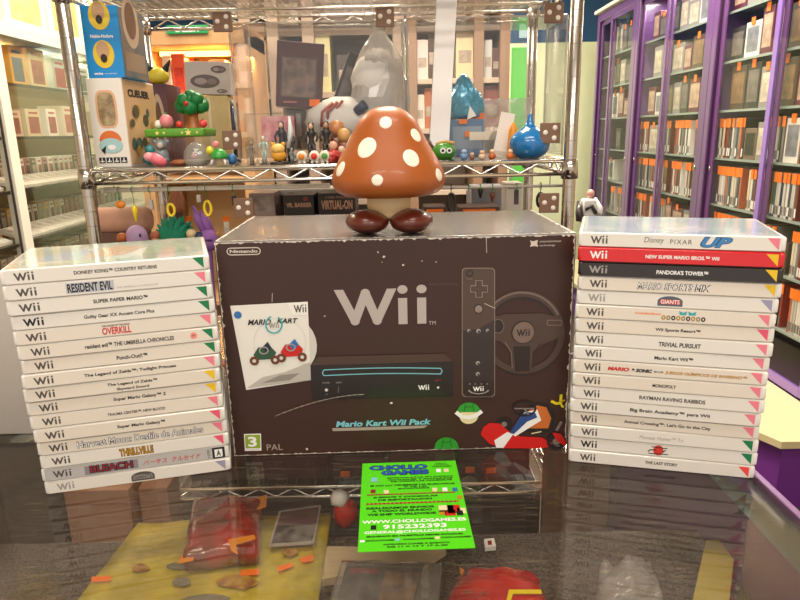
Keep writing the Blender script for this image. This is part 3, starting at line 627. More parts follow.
def decal(t, c, pts, z, m, name='print', dz=.0006):
    b = MB(); P = [G(x, y, z) for x, y in pts]; b.prism([(p.x - c.x, p.y - c.y) for p in P], z - c.z, z - c.z + dz, m); return b.build(name, t)
ys = mat('yellow_wrap', 'bfac30', .5, col2='a39228', noise_scale=35)
t, c = slab([(138, 523), (331, 512), (316, 612), (60, 622)], -.112, .014, ys, 'yellow_mat', 'wide yellow printed bag lying under the counter glass', 'bag', wob=.003)
smudge = mat('print_smudge_brown', '8a5a2a', .6, col2='b08a2c', noise_scale=90); smg = mat('print_smudge_grey', '6f6a58', .6)
for cx, cy, rx, ry, m in ((290, 552, 8, 5, smudge), (240, 560, 13, 5, smudge), (237, 582, 20, 8, smudge), (182, 582, 10, 5, smg), (140, 568, 10, 5, smudge), (178, 566, 12, 4, smg), (205, 600, 26, 6, smg)):
    decal(t, c, [(cx + rx * math.cos(a) * rnd.uniform(.75, 1.1), cy + ry * math.sin(a) * rnd.uniform(.75, 1.1)) for a in [k * PI / 8 for k in range(16)]], -.1085, m)
for q in (([(92, 577), (111, 576), (111, 581), (91, 582)]), [(240, 571), (259, 569), (259, 575), (240, 576)], [(277, 567), (292, 563), (293, 567), (278, 572)], [(300, 558), (313, 555), (313, 561), (302, 563)]): decal(t, c, q, -.108, orange_tag, 'price_tag')
foil_r = mat('red_packet_film', '9c2418', .18, coat=.7, col2='6a2a1c', noise_scale=30, bump=.5); foil_o = mat('orange_packet_film', 'e08a1c', .25, coat=.5)
t, c = slab([(194, 497), (263, 496), (258, 548), (183, 556)], -.085, .02, foil_r, 'snack_packet', 'dark red crinkled packet with orange corner on the yellow bag, under the glass', 'packet', puff=.012, wob=.006)
decal(t, c, [(228, 540), (254, 535), (256, 539), (236, 545), (238, 555), (231, 551)], -.073, foil_o, 'orange_corner'); decal(t, c, [(257, 498), (267, 495), (266, 507), (257, 510)], -.082, foil_o, 'orange_corner'); decal(t, c, [(180, 557), (196, 553), (193, 561), (178, 564)], -.088, foil_o, 'orange_corner')
t, c = slab([(279, 511), (321, 505), (314, 542), (269, 545)], -.10, .003, mat('card_grey_edge', 'a39d98', .3, coat=.4), 'picture_card', 'small grey framed card with dark picture on the yellow bag, under the glass', 'card')
decal(t, c, [(281, 512.5), (319, 507), (316.5, 524), (277, 525.5)], -.0995, mat('card_art_mauve', '5a4046', .3, coat=.4)); decal(t, c, [(276.6, 526), (316.2, 524.5), (312.6, 540.6), (271.6, 543.4)], -.0995, mat('card_art_grey', '77716a', .3, coat=.4, col2='2f2a28', noise_scale=70))
for px0, px1, py, Y_, col, lab in ((62, 128, 490.5, .93, 'c08a66', 'wide pinkish brown cardboard box at the back left inside the glass counter'), (138, 167, 488, .945, 'b07e5e', 'narrower brown cardboard box right of the wide one inside the glass counter')):
    xa, xb = W(px0, py, Y_).x, W(px1, py, Y_).x; zt_ = W((px0 + px1) / 2, py, Y_).z; t = thing('cardboard_box', lab, 'box', ((xa + xb) / 2, Y_, -.5995)); hb = zt_ + .5995
    b = MB(); b.box(((xa - xb) / 2, 0, 0), ((xb - xa) / 2, .055, hb), mat('brown_card_' + col, col, .6, noise_amt=.12, noise_scale=25), .001); b.build('carton', t); b = MB(); b.box(((xa - xb) / 2 + .002, -.0005, hb - .026), ((xb - xa) / 2 - .002, -.0001, hb - .023), mat('tape_tan', 'a8775a', .4)); b.build('tape', t)
t, c = slab([(318, 546), (446, 548), (424, 562), (318, 580)], -.118, .010, mat('cream_board', 'c2b08e', .6), 'cream_board', 'cream card lying beneath the green flyer under the glass', 'card')
t, c = slab([(342, 560), (442, 563), (438, 612), (326, 612)], -.098, .012, bag_clear, 'bagged_booklet', 'clear bag holding a dark printed booklet at the front centre under the glass', 'bag', wob=.002)
decal(t, c, [(347, 562), (424, 565), (412, 612), (334, 612)], -.106, mat('booklet_dark', '4a4440', .4, col2='26211f', noise_scale=60), 'booklet'); decal(t, c, [(386, 571), (420, 574), (410, 611), (376, 611)], -.1052, mat('booklet_tan', 'a57b45', .4, col2='5d3a24', noise_scale=55), 'booklet_art'); decal(t, c, [(350, 568), (380, 569), (379, 574), (349, 573)], -.1052, ink_dred, 'booklet_title')
red_film = mat('bright_red_packet_film', 'c01c10', .2, coat=.6, col2='a8160c', noise_scale=22, bump=.4)
t, c = slab([(462, 570), (536, 572), (552, 616), (436, 616)], -.085, .02, red_film, 'snack_packet', 'bright red packet with yellow seam at the front edge under the glass', 'packet', puff=.014, wob=.004)
decal(t, c, [(459, 567), (464, 570), (466, 579), (461, 575)], -.083, foil_o, 'yellow_seam'); decal(t, c, [(509, 590), (541, 590), (542, 594), (513, 594), (510, 604), (506, 603)], -.0725, ink_yellow, 'yellow_seam'); decal(t, c, [(465, 571), (477, 571), (477, 576), (464, 576)], -.078, ink_black, 'printed_label')
for q in ((472, 581), (493, 580), (468, 592), (484, 594), (500, 588)): decal(t, c, [(q[0] + 2.4 * math.cos(k), q[1] + 1.6 * math.sin(k)) for k in range(6)], -.0735, mat('packet_fleck', '7a3a18', .4))
t, c = slab([(600, 566), (652, 562), (668, 612), (594, 612)], -.095, .02, bag_clear, 'plastic_wrap', 'crumpled clear plastic wrap at the front right under the glass', 'wrap', puff=.02, wob=.02)
t, c = slab([(484, 539), (494, 538), (496, 546), (485, 547)], -.12, .006, ink_white, 'small_badge', 'tiny white badge with red dot on the black cloth under the glass', 'badge'); decal(t, c, [(487.5, 541), (491.5, 541), (492, 544.6), (488, 545)], -.1195, ink_dred, 'red_dot')
t, c = slab([(706, 540), (736, 540), (728, 612), (690, 612)], -.11, .02, mat('yellow_booklet', 'a9973a', .5), 'yellow_booklet', 'dull yellow booklet near the right edge under the glass', 'booklet')
t = thing('red_toy', 'little red and white toy beside the yellow bag under the glass', 'toy', G(346, 527, SZ)); b = MB(); b.ell((0, 0, .022), (.016, .014, .02), ink_red, 14, wob=.3); b.build('body', t); b = MB(); b.ell((-.006, -.004, .045), (.012, .011, .011), ink_white, 12, wob=.3); b.build('head', t)

# ------------------------------------------------------------------ green flyer
fl = [G(363.5, 464.5, 0), G(456.3, 460.8, 0), G(474.3, 549, 0), G(356.5, 552.3, 0)]
fc = sum(fl, Vector()) / 4; fx = ((fl[1] - fl[0]) + (fl[2] - fl[3])).normalized(); frz = math.atan2(fx.y, fx.x)
fw = ((fl[1] - fl[0]).length + (fl[2] - fl[3]).length) / 2; fh = ((fl[3] - fl[0]).length + (fl[2] - fl[1]).length) / 2
fly = thing('flyer', 'bright green printed flyer lying flat on the counter in front of the box', 'flyer', (fc.x, fc.y, .0004), frz)
b = MB(); b.box((-fw / 2, -fh / 2, 0), (fw / 2, fh / 2, .0004), mat('flyer_green', '57d915', .45)); b.build('sheet', fly)
def FT(b, txt, u0, v0, u1, v1, m, k=1, **kw):
    vs, fs = text_geo(txt, **{**dict(bold=.02), **kw}); a0 = min(v.x for v in vs); a1 = max(v.x for v in vs); c0 = min(v.y for v in vs); c1 = max(v.y for v in vs)
    X0, X1 = (u0 - .5) * fw, (u1 - .5) * fw; Y0, Y1 = (.5 - v1) * fh, (.5 - v0) * fh
    b.add([(X0 + (v.x - a0) / (a1 - a0) * (X1 - X0), Y0 + (v.y - c0) / (c1 - c0) * (Y1 - Y0), .0004 + .00012 * k) for v in vs], fs, m)
def FR(b, u0, v0, u1, v1, m, k=1): b.add([((u - .5) * fw, (.5 - v) * fh, .0004 + .00012 * k) for u, v in ((u0, v0), (u1, v0), (u1, v1), (u0, v1))], [(0, 1, 2, 3)], m)
fb = mat('flyer_ink_blue', '2f52b4', .45); fbk = mat('flyer_ink_dark', '18230e', .5)
b = MB()
for txt, a in (('CHOLLO', (.075, .035, .69, .105)), ('GAMES', (.20, .108, .70, .178))): FT(b, txt, *a, fbk, 1, bold=.09); FT(b, txt, a[0] + .006, a[1] + .006, a[2] - .006, a[3] - .006, fb, 2, bold=.05)
b.build('shop_title', fly)['label'] = 'blue shop name'
b = MB()
for txt, *a in (('JUEGOS', .78, .028, .90, .042), ('CONSOLAS', .76, .05, .92, .062), ('COLECCIONISMO', .74, .07, .95, .084), ('ESPECIALISTAS EN JUEGOS', .26, .205, .94, .222), ('ACTUALES Y ANTIGUOS', .27, .228, .93, .245), ('DE TODAS LAS CONSOLAS', .30, .25, .92, .268), ('SI NO LO TENEMOS LO BUSCAMOS', .09, .297, .94, .317), ('Y TE LO', .42, .322, .66, .338), ('ENCONTRAMOS', .37, .343, .68, .36),
                ('JUEGOS Y CONSOLAS', .12, .44, .75, .463), ('DE IMPORTACION', .17, .47, .69, .492), ('REALIZAMOS ENVIOS', .06, .56, .70, .585), ('A TODO EL MUNDO', .11, .592, .68, .617), ('WE SHIP WORLDWIDE', .07, .63, .71, .655),
                ('SIGUENOS EN NUESTRAS REDES SOCIALES', .07, .855, .92, .872), ('CHOLLOGAMES', .06, .895, .31, .91), ('CHOLLOGAMES', .39, .893, .66, .908), ('CHOLLOGAMES', .72, .887, .985, .903), ('HORARIO LUNES A SABADO', .22, .935, .79, .95), ('DE 11 A 14 Y 17 A 20', .25, .958, .77, .974)):
    FT(b, txt, *a, fbk, 1, bold=.055)
b.build('small_lettering', fly)['label'] = 'dark small lettering'
b = MB(); FT(b, 'WWW.CHOLLOGAMES.ES', .025, .70, .975, .735, ink_white, 1, bold=.03); FT(b, '915232393', .215, .752, .79, .795, ink_white, 1, bold=.03); FT(b, 'GENERAL@CHOLLOGAMES.ES', .05, .81, .95, .843, ink_white, 1, bold=.03); b.build('contact_lettering', fly)['label'] = 'white contact lettering'
b = MB(); FR(b, .06, .412, .93, .424, ink_dred); FR(b, .055, .516, .945, .53, mat('flyer_ink_brick', 'a8522a', .5)); FR(b, .07, .255, .2, .262, ink_lgrey); FR(b, .1, .2, .16, .25, ink_ltteal)
for k in range(22): FR(b, .06 + .04 * k, .512, .075 + .04 * k, .534, ink_dred, 2); FR(b, .06 + .04 * k, .404, .08 + .04 * k, .412, ink_gold, 2)
for u, v, m in ((.12, .375, ink_dred), (.25, .385, ink_cream), (.73, .378, ink_cream), (.83, .38, ink_white), (.93, .385, ink_blue), (.96, .48, ink_gold), (.80, .135, ink_white), (.88, .135, ink_cream)): FR(b, u - .025, v - .022, u + .025, v + .022, m, 2)
for u, v, w, h_, m in ((.81, .60, .07, .035, ink_cream), (.88, .61, .06, .045, ink_red), (.95, .63, .04, .03, ink_cream), (.84, .65, .05, .03, ink_red), (.93, .655, .03, .025, ink_black), (.77, .645, .03, .025, ink_gold), (.34, .90, .02, .012, ink_ltteal), (.69, .897, .02, .012, ink_cream), (.035, .905, .02, .01, ink_white), (.13, .775, .025, .022, fbk)): FR(b, u - w, v - h_, u + w, v + h_, m, 2 if m is not ink_black else 3)
b.build('printed_picture', fly)

# ------------------------------------------------------------------ chrome wire rack
RY, RD = 1.12, .35; RX0, RX1 = -.530, .294; RZ = .312; LEVELS = (-.297, -.05, RZ, .607)
rack = thing('wire_rack', 'chrome wire shelving rack behind the box holding toys', 'shelf', ((RX0 + RX1) / 2, RY + RD / 2, -1))
for x in (RX0, RX1):
    for y in (RY, RY + RD):
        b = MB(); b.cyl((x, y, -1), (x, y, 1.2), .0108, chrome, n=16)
        for k in range(86): z = -.95 + k * .0254; b.cyl((x, y, z), (x, y, z + .0008), .01092, mat('chrome_groove', '948f89', .35, 1), n=16, caps=False)
        rel(b, rack, 'post')
for z in LEVELS:
    b = MB(); zl = z - .021
    for zz in (z, zl):
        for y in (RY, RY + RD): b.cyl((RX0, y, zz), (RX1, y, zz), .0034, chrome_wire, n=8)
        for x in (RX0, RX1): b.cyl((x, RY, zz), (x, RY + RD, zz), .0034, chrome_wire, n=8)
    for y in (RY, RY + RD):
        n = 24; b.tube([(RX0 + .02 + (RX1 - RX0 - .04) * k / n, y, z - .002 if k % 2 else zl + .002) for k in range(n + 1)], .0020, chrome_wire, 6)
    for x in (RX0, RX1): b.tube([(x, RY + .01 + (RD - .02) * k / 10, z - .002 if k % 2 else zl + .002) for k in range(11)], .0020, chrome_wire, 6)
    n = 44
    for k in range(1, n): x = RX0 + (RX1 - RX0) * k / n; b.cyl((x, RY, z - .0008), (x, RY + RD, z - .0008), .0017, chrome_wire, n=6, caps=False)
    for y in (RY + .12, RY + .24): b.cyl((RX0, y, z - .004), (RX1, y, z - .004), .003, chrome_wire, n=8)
    rel(b, rack, 'wire_shelf')
    for x in (RX0, RX1):
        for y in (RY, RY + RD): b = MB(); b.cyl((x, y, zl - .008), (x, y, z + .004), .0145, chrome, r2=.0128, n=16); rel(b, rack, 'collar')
b = MB(); b.box((RX0 + .02, RY + .008, RZ + .0025), (RX1 - .02, RY + RD - .01, RZ + .0037), glass('shelf_liner_film', 'faf8f5', .2, 1.45, haze=.10, hazecol='a79d94')); rel(b, rack, 'shelf_liner')
b = MB(); b.box((RX0 + .02, RY + .03, .607 + .0025), (RX1 - .02, RY + RD - .01, .607 + .0037), MATS['shelf_liner_film']); rel(b, rack, 'shelf_liner')
b = MB(); b.box((RX0 + .02, RY + .03, -.05 + .0025), (RX1 - .02, RY + RD - .01, -.05 + .0037), MATS['shelf_liner_film']); rel(b, rack, 'shelf_liner')
for i, (px0, px1, h_, lab, col) in enumerate(((190, 250, .14, 'dark brown box on the lowest rack shelf, seen through the counter glass at left', '3a2420'), (252, 330, .17, 'dark maroon box on the lowest rack shelf, second from left', '46201e'), (332, 385, .15, 'dark maroon box on the lowest rack shelf behind the flyer', '3c1d1c'), (388, 455, .16, 'dark maroon box on the lowest rack shelf right of the flyer', '4a2422'), (457, 530, .15, 'dark brown box on the lowest rack shelf, at right', '35211e'))):
    xa, xb = W(px0, 480, RY + .03).x, W(px1, 480, RY + .03).x; t = thing('storage_carton', lab, 'box', ((xa + xb) / 2, RY + .03, -.2965)); b = MB(); b.box(((xa - xb) / 2 + .002, 0, 0), ((xb - xa) / 2 - .002, .26, h_), mat('storage_' + col, col, .5), .002); b.build('carton', t); b = MB(); put_poly(b, [((xb - xa) * -.4, h_ * .5), ((xb - xa) * .4, h_ * .5), ((xb - xa) * .4, h_ * .85), ((xb - xa) * -.4, h_ * .85)], mat('storage_art_' + col, '5a3a34', .5, noise_amt=.5, noise_scale=30), -.0008); b.build('front_picture', t)
for px, py, lab in ((345, 474, 'orange price tag on the lowest rack shelf, left of the flyer'), (470, 470, 'orange price tag on the lowest rack shelf, just right of the flyer'), (491, 470.5, 'orange price tag on the lowest rack shelf, second right of the flyer')):
    q = W(px, py, RY + .012); t = thing('price_tag', lab, 'tag', (q.x, q.y, -.2965)); hb = q.z + .2965; b = MB(); b.box((-.009, -.001, hb - .006), (.009, .001, hb + .006), orange_tag, .0005); b.build('card', t); b = MB(); b.box((-.004, -.0008, 0), (.004, .0008, hb - .0062), acrylic); b.build('holder', t)
t = thing('storage_chest', 'dark brown chest added to darken the floor under the lowest rack shelf', 'chest', ((RX0 + RX1) / 2, RY + .03, -1)); b = MB(); b.box((RX0 - (RX0 + RX1) / 2 + .02, 0, 0.0005), (RX1 - (RX0 + RX1) / 2 - .02, .29, .66), mat('filler_dark', '2b1d1a', .5, noise_amt=.2, noise_scale=9), .004); b.build('body', t); b = MB(); b.box((-.36, -.01, .60), (.36, -.0005, .64), mat('filler_trim', '46322c', .5), .002); b.build('front_trim', t)  # added only to keep the space below the rack dark
SH = RZ + .0039; LOW = -.05 + .0039

# ------------------------------------------------------------------ toys and boxes on the rack's middle shelf
def at(px, Y, base=None, py=160):
    p = W(px, py, Y); return Vector((p.x, Y, SH if base is None else base))
def hz(px, py, Y, base=None): return W(px, py, Y).z - (SH if base is None else base)
def wd(px, Y, py=140): return px * (W(401, py, Y).x - W(400, py, Y).x)
plast = lambda n, c='888888', r=.35: mat('vinyl_' + n, c, r, coat=.2)

# tall blue box on a white box
Y = 1.16
def carton(name, label, cx0, cx1, pxs, top, base, Y, m_front, m_side, depth):
    a = W(cx0, (top + base) / 2, Y).x; c = W(cx1, (top + base) / 2, Y).x
    z0 = W((cx0 + cx1) / 2, base, Y).z; z1 = W((cx0 + cx1) / 2, top, Y).z
    return a, c, z0, z1
bw = W(127, 120, Y).x - W(92, 120, Y).x
z_top_white = W(108, 78, Y).z
# white box: front face turned a little to the left, tan side facing the aisle
wx = W(92, 130, Y).x; rz = math.radians(0)
t = thing('figure_box', 'white toy box with rounded window and tan side, under the tall blue box', 'box', (wx, Y, SH), rz)
hgt = z_top_white - SH; wht = mat('box_white_card', 'efe9df', .45); tan = mat('box_tan_card', 'cda77e', .45)
b = MB(); b.box((0, 0, 0), (bw, .15, hgt), wht, .001); b.build('carton', t)
b = MB(); b.prism([(.004, .004), (.146, .004), (.146, hgt - .003), (.004, hgt - .003)], bw, bw + .0008, tan, 'x'); b.build('side_print', t)
b = MB(); zc = hgt * .66
put_poly(b, [(bw * .5 + bw * .30 * math.copysign(abs(math.cos(a)) ** .5, math.cos(a)), zc + hgt * .21 * math.copysign(abs(math.sin(a)) ** .6, math.sin(a))) for a in [k * PI / 20 for k in range(40)]], mat('window_rim_peach', 'e6b58c', .4), -.0006)
put_poly(b, [(bw * .5 + bw * .24 * math.copysign(abs(math.cos(a)) ** .5, math.cos(a)), zc + hgt * .185 * math.copysign(abs(math.sin(a)) ** .6, math.sin(a))) for a in [k * PI / 20 for k in range(40)]], mat('window_glaze_brown', '8b7556', .15, col2='bca57e', noise_scale=60), -.0012); b.build('window', t)
b = MB(); put_poly(b, [(bw * .18, hgt * .30)] + arc(bw * .5, hgt * .30, bw * .32, hgt * .12, 180, 0, 14)[1:-1] + [(bw * .82, hgt * .30)], mat('print_orange_hood', 'e0763a', .4), -.0008)
put_disc(b, bw * .5, hgt * .25, bw * .34, hgt * .085, mat('print_pale_aqua', 'a9d0d0', .4), -.0012); put_poly(b, [(bw * .2, hgt * .2), (bw * .36, hgt * .25), (bw * .3, hgt * .15)], ink_black, -.0016); put_disc(b, bw * .52, hgt * .23, bw * .12, hgt * .03, ink_white, -.0016)
b.build('front_picture', t)
b = MB()
for k in range(4): put_poly(b, [(bw * (.10 + .21 * k), hgt * .05), (bw * (.28 + .21 * k), hgt * .05), (bw * (.28 + .21 * k), hgt * .115), (bw * (.10 + .21 * k), hgt * .115)], ink_black, -.0008); put_stroke(b, [(bw * (.13 + .21 * k), hgt * .07), (bw * (.25 + .21 * k), hgt * .07)], hgt * .012, ink_white, -.0012); put_stroke(b, [(bw * (.19 + .21 * k), hgt * .058), (bw * (.19 + .21 * k), hgt * .107)], hgt * .012, ink_white, -.0012)
b.build('front_lettering', t)
b = MB(); b.T = Matrix.Translation((bw + .0012, .02, hgt * .8)) @ Matrix.Rotation(PI / 2, 4, 'Z'); put_text(b, 'CUEUER', 0, 0, .10, hgt * .09, ink_black, 0, bold=.06)
b.T = Matrix.Translation((bw + .0010, .01, hgt * .12)) @ Matrix.Rotation(PI / 2, 4, 'Z')
r3 = random.Random(5)
for k in range(14):
    x = .012 + .11 * r3.random(); z = hgt * .52 * r3.random(); put_disc(b, x, z + hgt * .03, .012 * r3.uniform(.6, 1.3), hgt * .055 * r3.uniform(.6, 1.4), (mat('print_dark_olive', '4a4630', .45), mat('print_teal_grey', '3e5a55', .45), mat('print_amber', 'b98a3c', .45))[k % 3], -.0002 * k)
b.T = Matrix(); b.build('side_picture', t)
bx = W(82.5, 40, Y).x; bw2 = W(119.5, 40, Y).x - bx; zb = SH + hgt + .0006; h2 = .580 - zb
t = thing('figure_box', 'tall bright blue toy box with two yellow discs on top of the white box', 'box', (bx, Y + .004, zb))
blue = mat('box_blue_card', '1c8fd6', .4); slate = mat('box_slate_card', '56646e', .4, col2='7c746c', noise_scale=18)
b = MB(); b.box((0, 0, 0), (bw2, .112, h2), blue, .001); b.build('carton', t)
b = MB(); b.prism([(.002, .002), (.110, .002), (.110, h2 - .002), (.002, h2 - .002)], bw2, bw2 + .0008, slate, 'x'); b.build('side_print', t)
zp = lambda py: W(104, py, Y).z - zb
for py in (15, 54):
    b = MB(); put_disc(b, bw2 * .5, zp(py), bw2 * .29, bw2 * .36, mat('disc_yellow', 'e9c83a', .4), -.0006); put_disc(b, bw2 * .49, zp(py - 4), bw2 * .17, bw2 * .24, mat('print_biscuit', 'c99f78', .45), -.0012); put_disc(b, bw2 * .5, zp(py + 4), bw2 * .09, bw2 * .11, mat('print_umber', '2e2018', .45), -.0018); b.build('disc_picture', t)
b = MB(); put_text(b, 'Nable-Nofure', bw2 * .2, zp(37.5), bw2 * .82, zp(34), ink_white, -.0008, bold=.04); put_text(b, 'series', bw2 * .18, zp(74.5), bw2 * .42, zp(72), ink_white, -.0008, bold=.04); put_text(b, 'non-scale figure', bw2 * .46, zp(74.5), bw2 * .8, zp(72.6), ink_white, -.0008); b.build('front_lettering', t)
b = MB(); b.T = Matrix.Translation((bw2 + .0011, 0, 0)) @ Matrix.Rotation(PI / 2, 4, 'Z')
put_disc(b, .05, zp(18), .036, .042, mat('print_pale_oval', 'c6b09a', .4), 0); put_disc(b, .05, zp(16), .024, .03, mat('print_umber_mid', '7a5a44', .4), -.0003); put_poly(b, [(.01, zp(70)), (.10, zp(70)), (.10, zp(50)), (.01, zp(50))], mat('print_taupe', '9c8470', .4), 0)
b.T = Matrix(); b.build('side_picture', t)
# purple-brown windowed box behind
Y = 1.36
p = at(154, Y); w_ = wd(20, Y); h_ = hz(160, 84, Y)
t = thing('figure_box', 'narrow maroon toy box with pale oval window, behind the white box', 'box', p)
b = MB(); b.box((0, 0, 0), (w_, .09, h_), mat('box_maroon_card', '5e3640', .4), .001); b.build('carton', t)
b = MB(); put_disc(b, w_ * .5, h_ * .5, w_ * .3, h_ * .38, mat('oval_pale', 'b9a08e', .35), -.0006); put_disc(b, w_ * .5, h_ * .48, w_ * .16, h_ * .3, mat('oval_umber', '5e4030', .4), -.0012); b.build('oval_window', t)
# yellow round toy with black ear tips (plain), standing on the maroon box
t = thing('round_toy', 'small round yellow toy with two black pointed tips, on the maroon box', 'toy', (p.x + w_ * .45, Y + .03, SH + h_ + .0004))
b = MB(); b.ell((0, 0, .017), (.021, .018, .017), plast('yellow', 'e6cf3c'), 18); b.build('body', t)
for s_ in (-1, 1): b = MB(); b.cyl((s_ * .012, 0, .026), (s_ * .026, 0, .048), .008, plast('black', '1c1816'), r2=.0015, n=8); b.build('pointed_tip', t)
t = thing('round_toy', 'small pink round toy touching the yellow one on the maroon box', 'toy', (p.x - .004, Y + .04, SH + h_ + .0004)); b = MB(); b.ell((0, 0, .015), (.016, .014, .015), plast('pink', 'e88a86'), 16); b.build('body', t); b = MB(); b.ell((.004, -.013, .022), (.005, .003, .005), plast('pale_pink', 'f0b8b0'), 8); b.build('patch', t)

# clear box carrying a green play platform with a tree
Y = 1.24
xa, xb = W(152, 140, Y).x, W(210, 140, Y).x; zp0 = W(180, 137, Y).z - SH
t = thing('clear_box', 'low clear box carrying the green tree platform', 'box', ((xa + xb) / 2, Y, SH))
b = MB(); b.box((-(xb - xa) / 2 + .004, -.035, 0), ((xb - xa) / 2 - .004, .05, zp0 - .0006), acrylic, .001); b.build('body', t)
t = thing('tree_toy', 'toy green tree with brown trunk on a green platform with star marks', 'toy', ((xa + xb) / 2, Y, SH + zp0))
zp1 = W(180, 128.5, Y).z - SH - zp0
b = MB(); b.box((-(xb - xa) / 2, -.036, 0), ((xb - xa) / 2, .05, zp1), mat('toy_grass_green', '5f9e2e', .4), .004, 3); b.build('platform', t)
b = MB()
for x, r_ in ((-.03, .0045), (-.018, .003), (.015, .003), (.026, .0065), (.042, .003)):
    put_poly(b, [(x + (r_ if k % 2 == 0 else r_ * .45) * math.sin(k * PI / 5), zp1 * .5 + (r_ if k % 2 == 0 else r_ * .45) * math.cos(k * PI / 5)) for k in range(10)], mat('star_yellow', 'f2e27a', .4), -.0366)
b.build('star_marks', t)
tx = W(193, 120, Y).x - (xa + xb) / 2; zt1 = W(193, 112, Y).z - SH - zp0
b = MB(); b.lathe([(.017, zp1 - .001), (.0125, zp1 + .006), (.010, zp1 + .016), (.011, zt1), (0, zt1)], mat('toy_trunk_brown', 'a8632a', .45, noise_amt=.3, noise_scale=60), (tx, 0, 0), 14); b.build('trunk', t)
b = MB()
for dx, dy, dz, r_ in ((0, 0, .016, .018), (-.018, 0, .010, .013), (.019, 0, .010, .013), (-.010, -.008, .020, .013), (.012, -.006, .022, .013), (0, -.01, .008, .014), (0, 0, .028, .012), (-.01, .01, .012, .015), (.012, .01, .012, .015)): b.ell((tx + dx, dy, zt1 + dz), r_, mat('toy_leaf_green', '0d7a3a', .4), 14, wob=.25)
b.build('crown', t)
b = MB(); b.ell((tx - .003, -.023, zt1 + .014), .0045, ink_red, 10); b.build('fruit', t)
for i, (px, py, r_, col, lab) in enumerate(((159.5, 125.5, .0075, 'f2ecdf', 'tiny white ball left of the pink one on the tree platform'), (167.5, 124.5, .0125, 'e58a90', 'pink ball toy at the left of the tree platform'), (180.5, 126.3, .0065, 'e23a2c', 'small red ball between pink ball and trunk on the platform'), (204, 125.6, .0075, 'e8484a', 'small red ball right of the trunk on the platform'))):
    q = W(px, py, Y - .012); t = thing('ball_toy', lab, 'toy', (q.x, Y - .016, SH + zp0 + zp1 + .0003)); b = MB(); b.ell((0, 0, r_), r_, plast('ball_' + col, col), 16); b.build('body', t); b = MB(); b.cyl((0, 0, r_ * 1.95), (0, 0, r_ * 2.25), r_ * .14, ink_green, n=6); b.build('stem', t)
# things in front of and under the platform
Y = 1.15
q = at(157, Y); t = thing('bean_toy', 'pink bean-shaped toy lying at the left end of the shelf', 'toy', q); b = MB(); b.ell((0, 0, .012), (.018, .011, .010), plast('bean_pink', 'ea6f80'), 16, Matrix.Rotation(.5, 3, 'Y')); b.build('body', t); b = MB(); b.ell((-.012, -.004, .017), (.009, .008, .008), plast('bean_pale', 'f2a0a8'), 12); b.build('head', t)
q = at(162, 1.21); t = thing('animal_toy', 'grey-blue animal toy sitting behind the pink bean toy', 'toy', q); b = MB(); g_ = plast('bluegrey', '7f8b90'); b.ell((0, 0, .016), (.014, .012, .017), g_, 14); b.ell((.002, -.003, .036), (.011, .010, .010), g_, 14); b.ell((-.009, 0, .042), .0045, g_, 8); b.ell((.013, 0, .042), .0045, g_, 8); b.ell((.012, -.008, .010), (.005, .008, .005), g_, 8); b.build('body', t); b = MB(); b.ell((.003, -.011, .035), (.006, .004, .006), plast('muzzle', 'c9b8a8'), 10); b.build('muzzle', t)
q = at(150.5, 1.21); t = thing('animal_toy', 'small teal toy at the far left end behind the pink bean toy', 'toy', q); b = MB(); b.ell((0, 0, .012), (.014, .012, .012), plast('teal', '3b8f93'), 12); b.ell((.002, -.002, .028), (.009, .008, .009), plast('teal'), 12); b.build('body', t)
q = at(180, 1.17); t = thing('rock_toy', 'low brown lump between pink toy and glass dome', 'toy', q); b = MB(); b.ell((0, 0, .005), (.018, .012, .006), mat('lump_brown', '9a5a34', .5), 14, wob=.2); b.build('body', t)
q = at(197, 1.16); t = thing('snow_globe', 'glass dome ornament with pink and white bits inside', 'ornament', q); b = MB(); b.lathe([(.016, 0), (.0215, .006), (.0225, .010)], mat('globe_base_grey', 'b9b3a8', .3), n=24); b.build('base', t); b = MB(); b.lathe([(.0225, .0105), (.0215, .022), (.016, .033), (.008, .039), (0, .041)], glass('globe_glass', 'e8eeee', .03, 1.5, haze=.12), n=24); b.build('dome', t); b = MB(); b.ell((-.004, 0, .016), (.006, .005, .005), plast('globe_pink', 'e8a0a8'), 10); b.ell((.006, .002, .020), .0045, ink_white, 10); b.ell((0, -.003, .024), .003, ink_white, 8); b.build('figure', t)
q = at(219.5, 1.14); t = thing('dome_toy', 'green dome toy on four white feet with yellow and pink bits on top', 'toy', q)
for a in range(4): b = MB(); b.tube([(.006 * (1, -1, 1, -1)[a], .004 * (1, 1, -1, -1)[a], .013), (.011 * (1, -1, 1, -1)[a], .007 * (1, 1, -1, -1)[a], .008), (.012 * (1, -1, 1, -1)[a], .009 * (1, 1, -1, -1)[a], .0016)], .0022, ink_white, 7); b.build('foot', t)
b = MB(); b.lathe([(0, .011), (.0145, .0125), (.0145, .016), (.0115, .024), (.006, .028), (0, .029)], plast('dome_green', '2f9e3a'), n=20); b.build('dome', t); b = MB(); b.ell((-.014, -.004, .026), (.007, .006, .007), plast('dome_yellow', 'eedc3c'), 10); b.build('yellow_ball', t); b = MB(); b.ell((-.004, 0, .036), (.006, .005, .006), plast('dome_pink', 'ea8a90'), 10); b.build('pink_ball', t)
q = at(232, 1.16); t = thing('bird_toy', 'small blue bird-like toy beside the connector plate', 'toy', q); b = MB(); b.ell((0, 0, .010), (.009, .008, .010), plast('bird_blue', '2f6fa8'), 12); b.build('body', t); b = MB(); b.cyl((.006, 0, .012), (.016, 0, .004), .004, plast('bird_navy', '22344a'), r2=.001, n=8); b.build('tail', t)

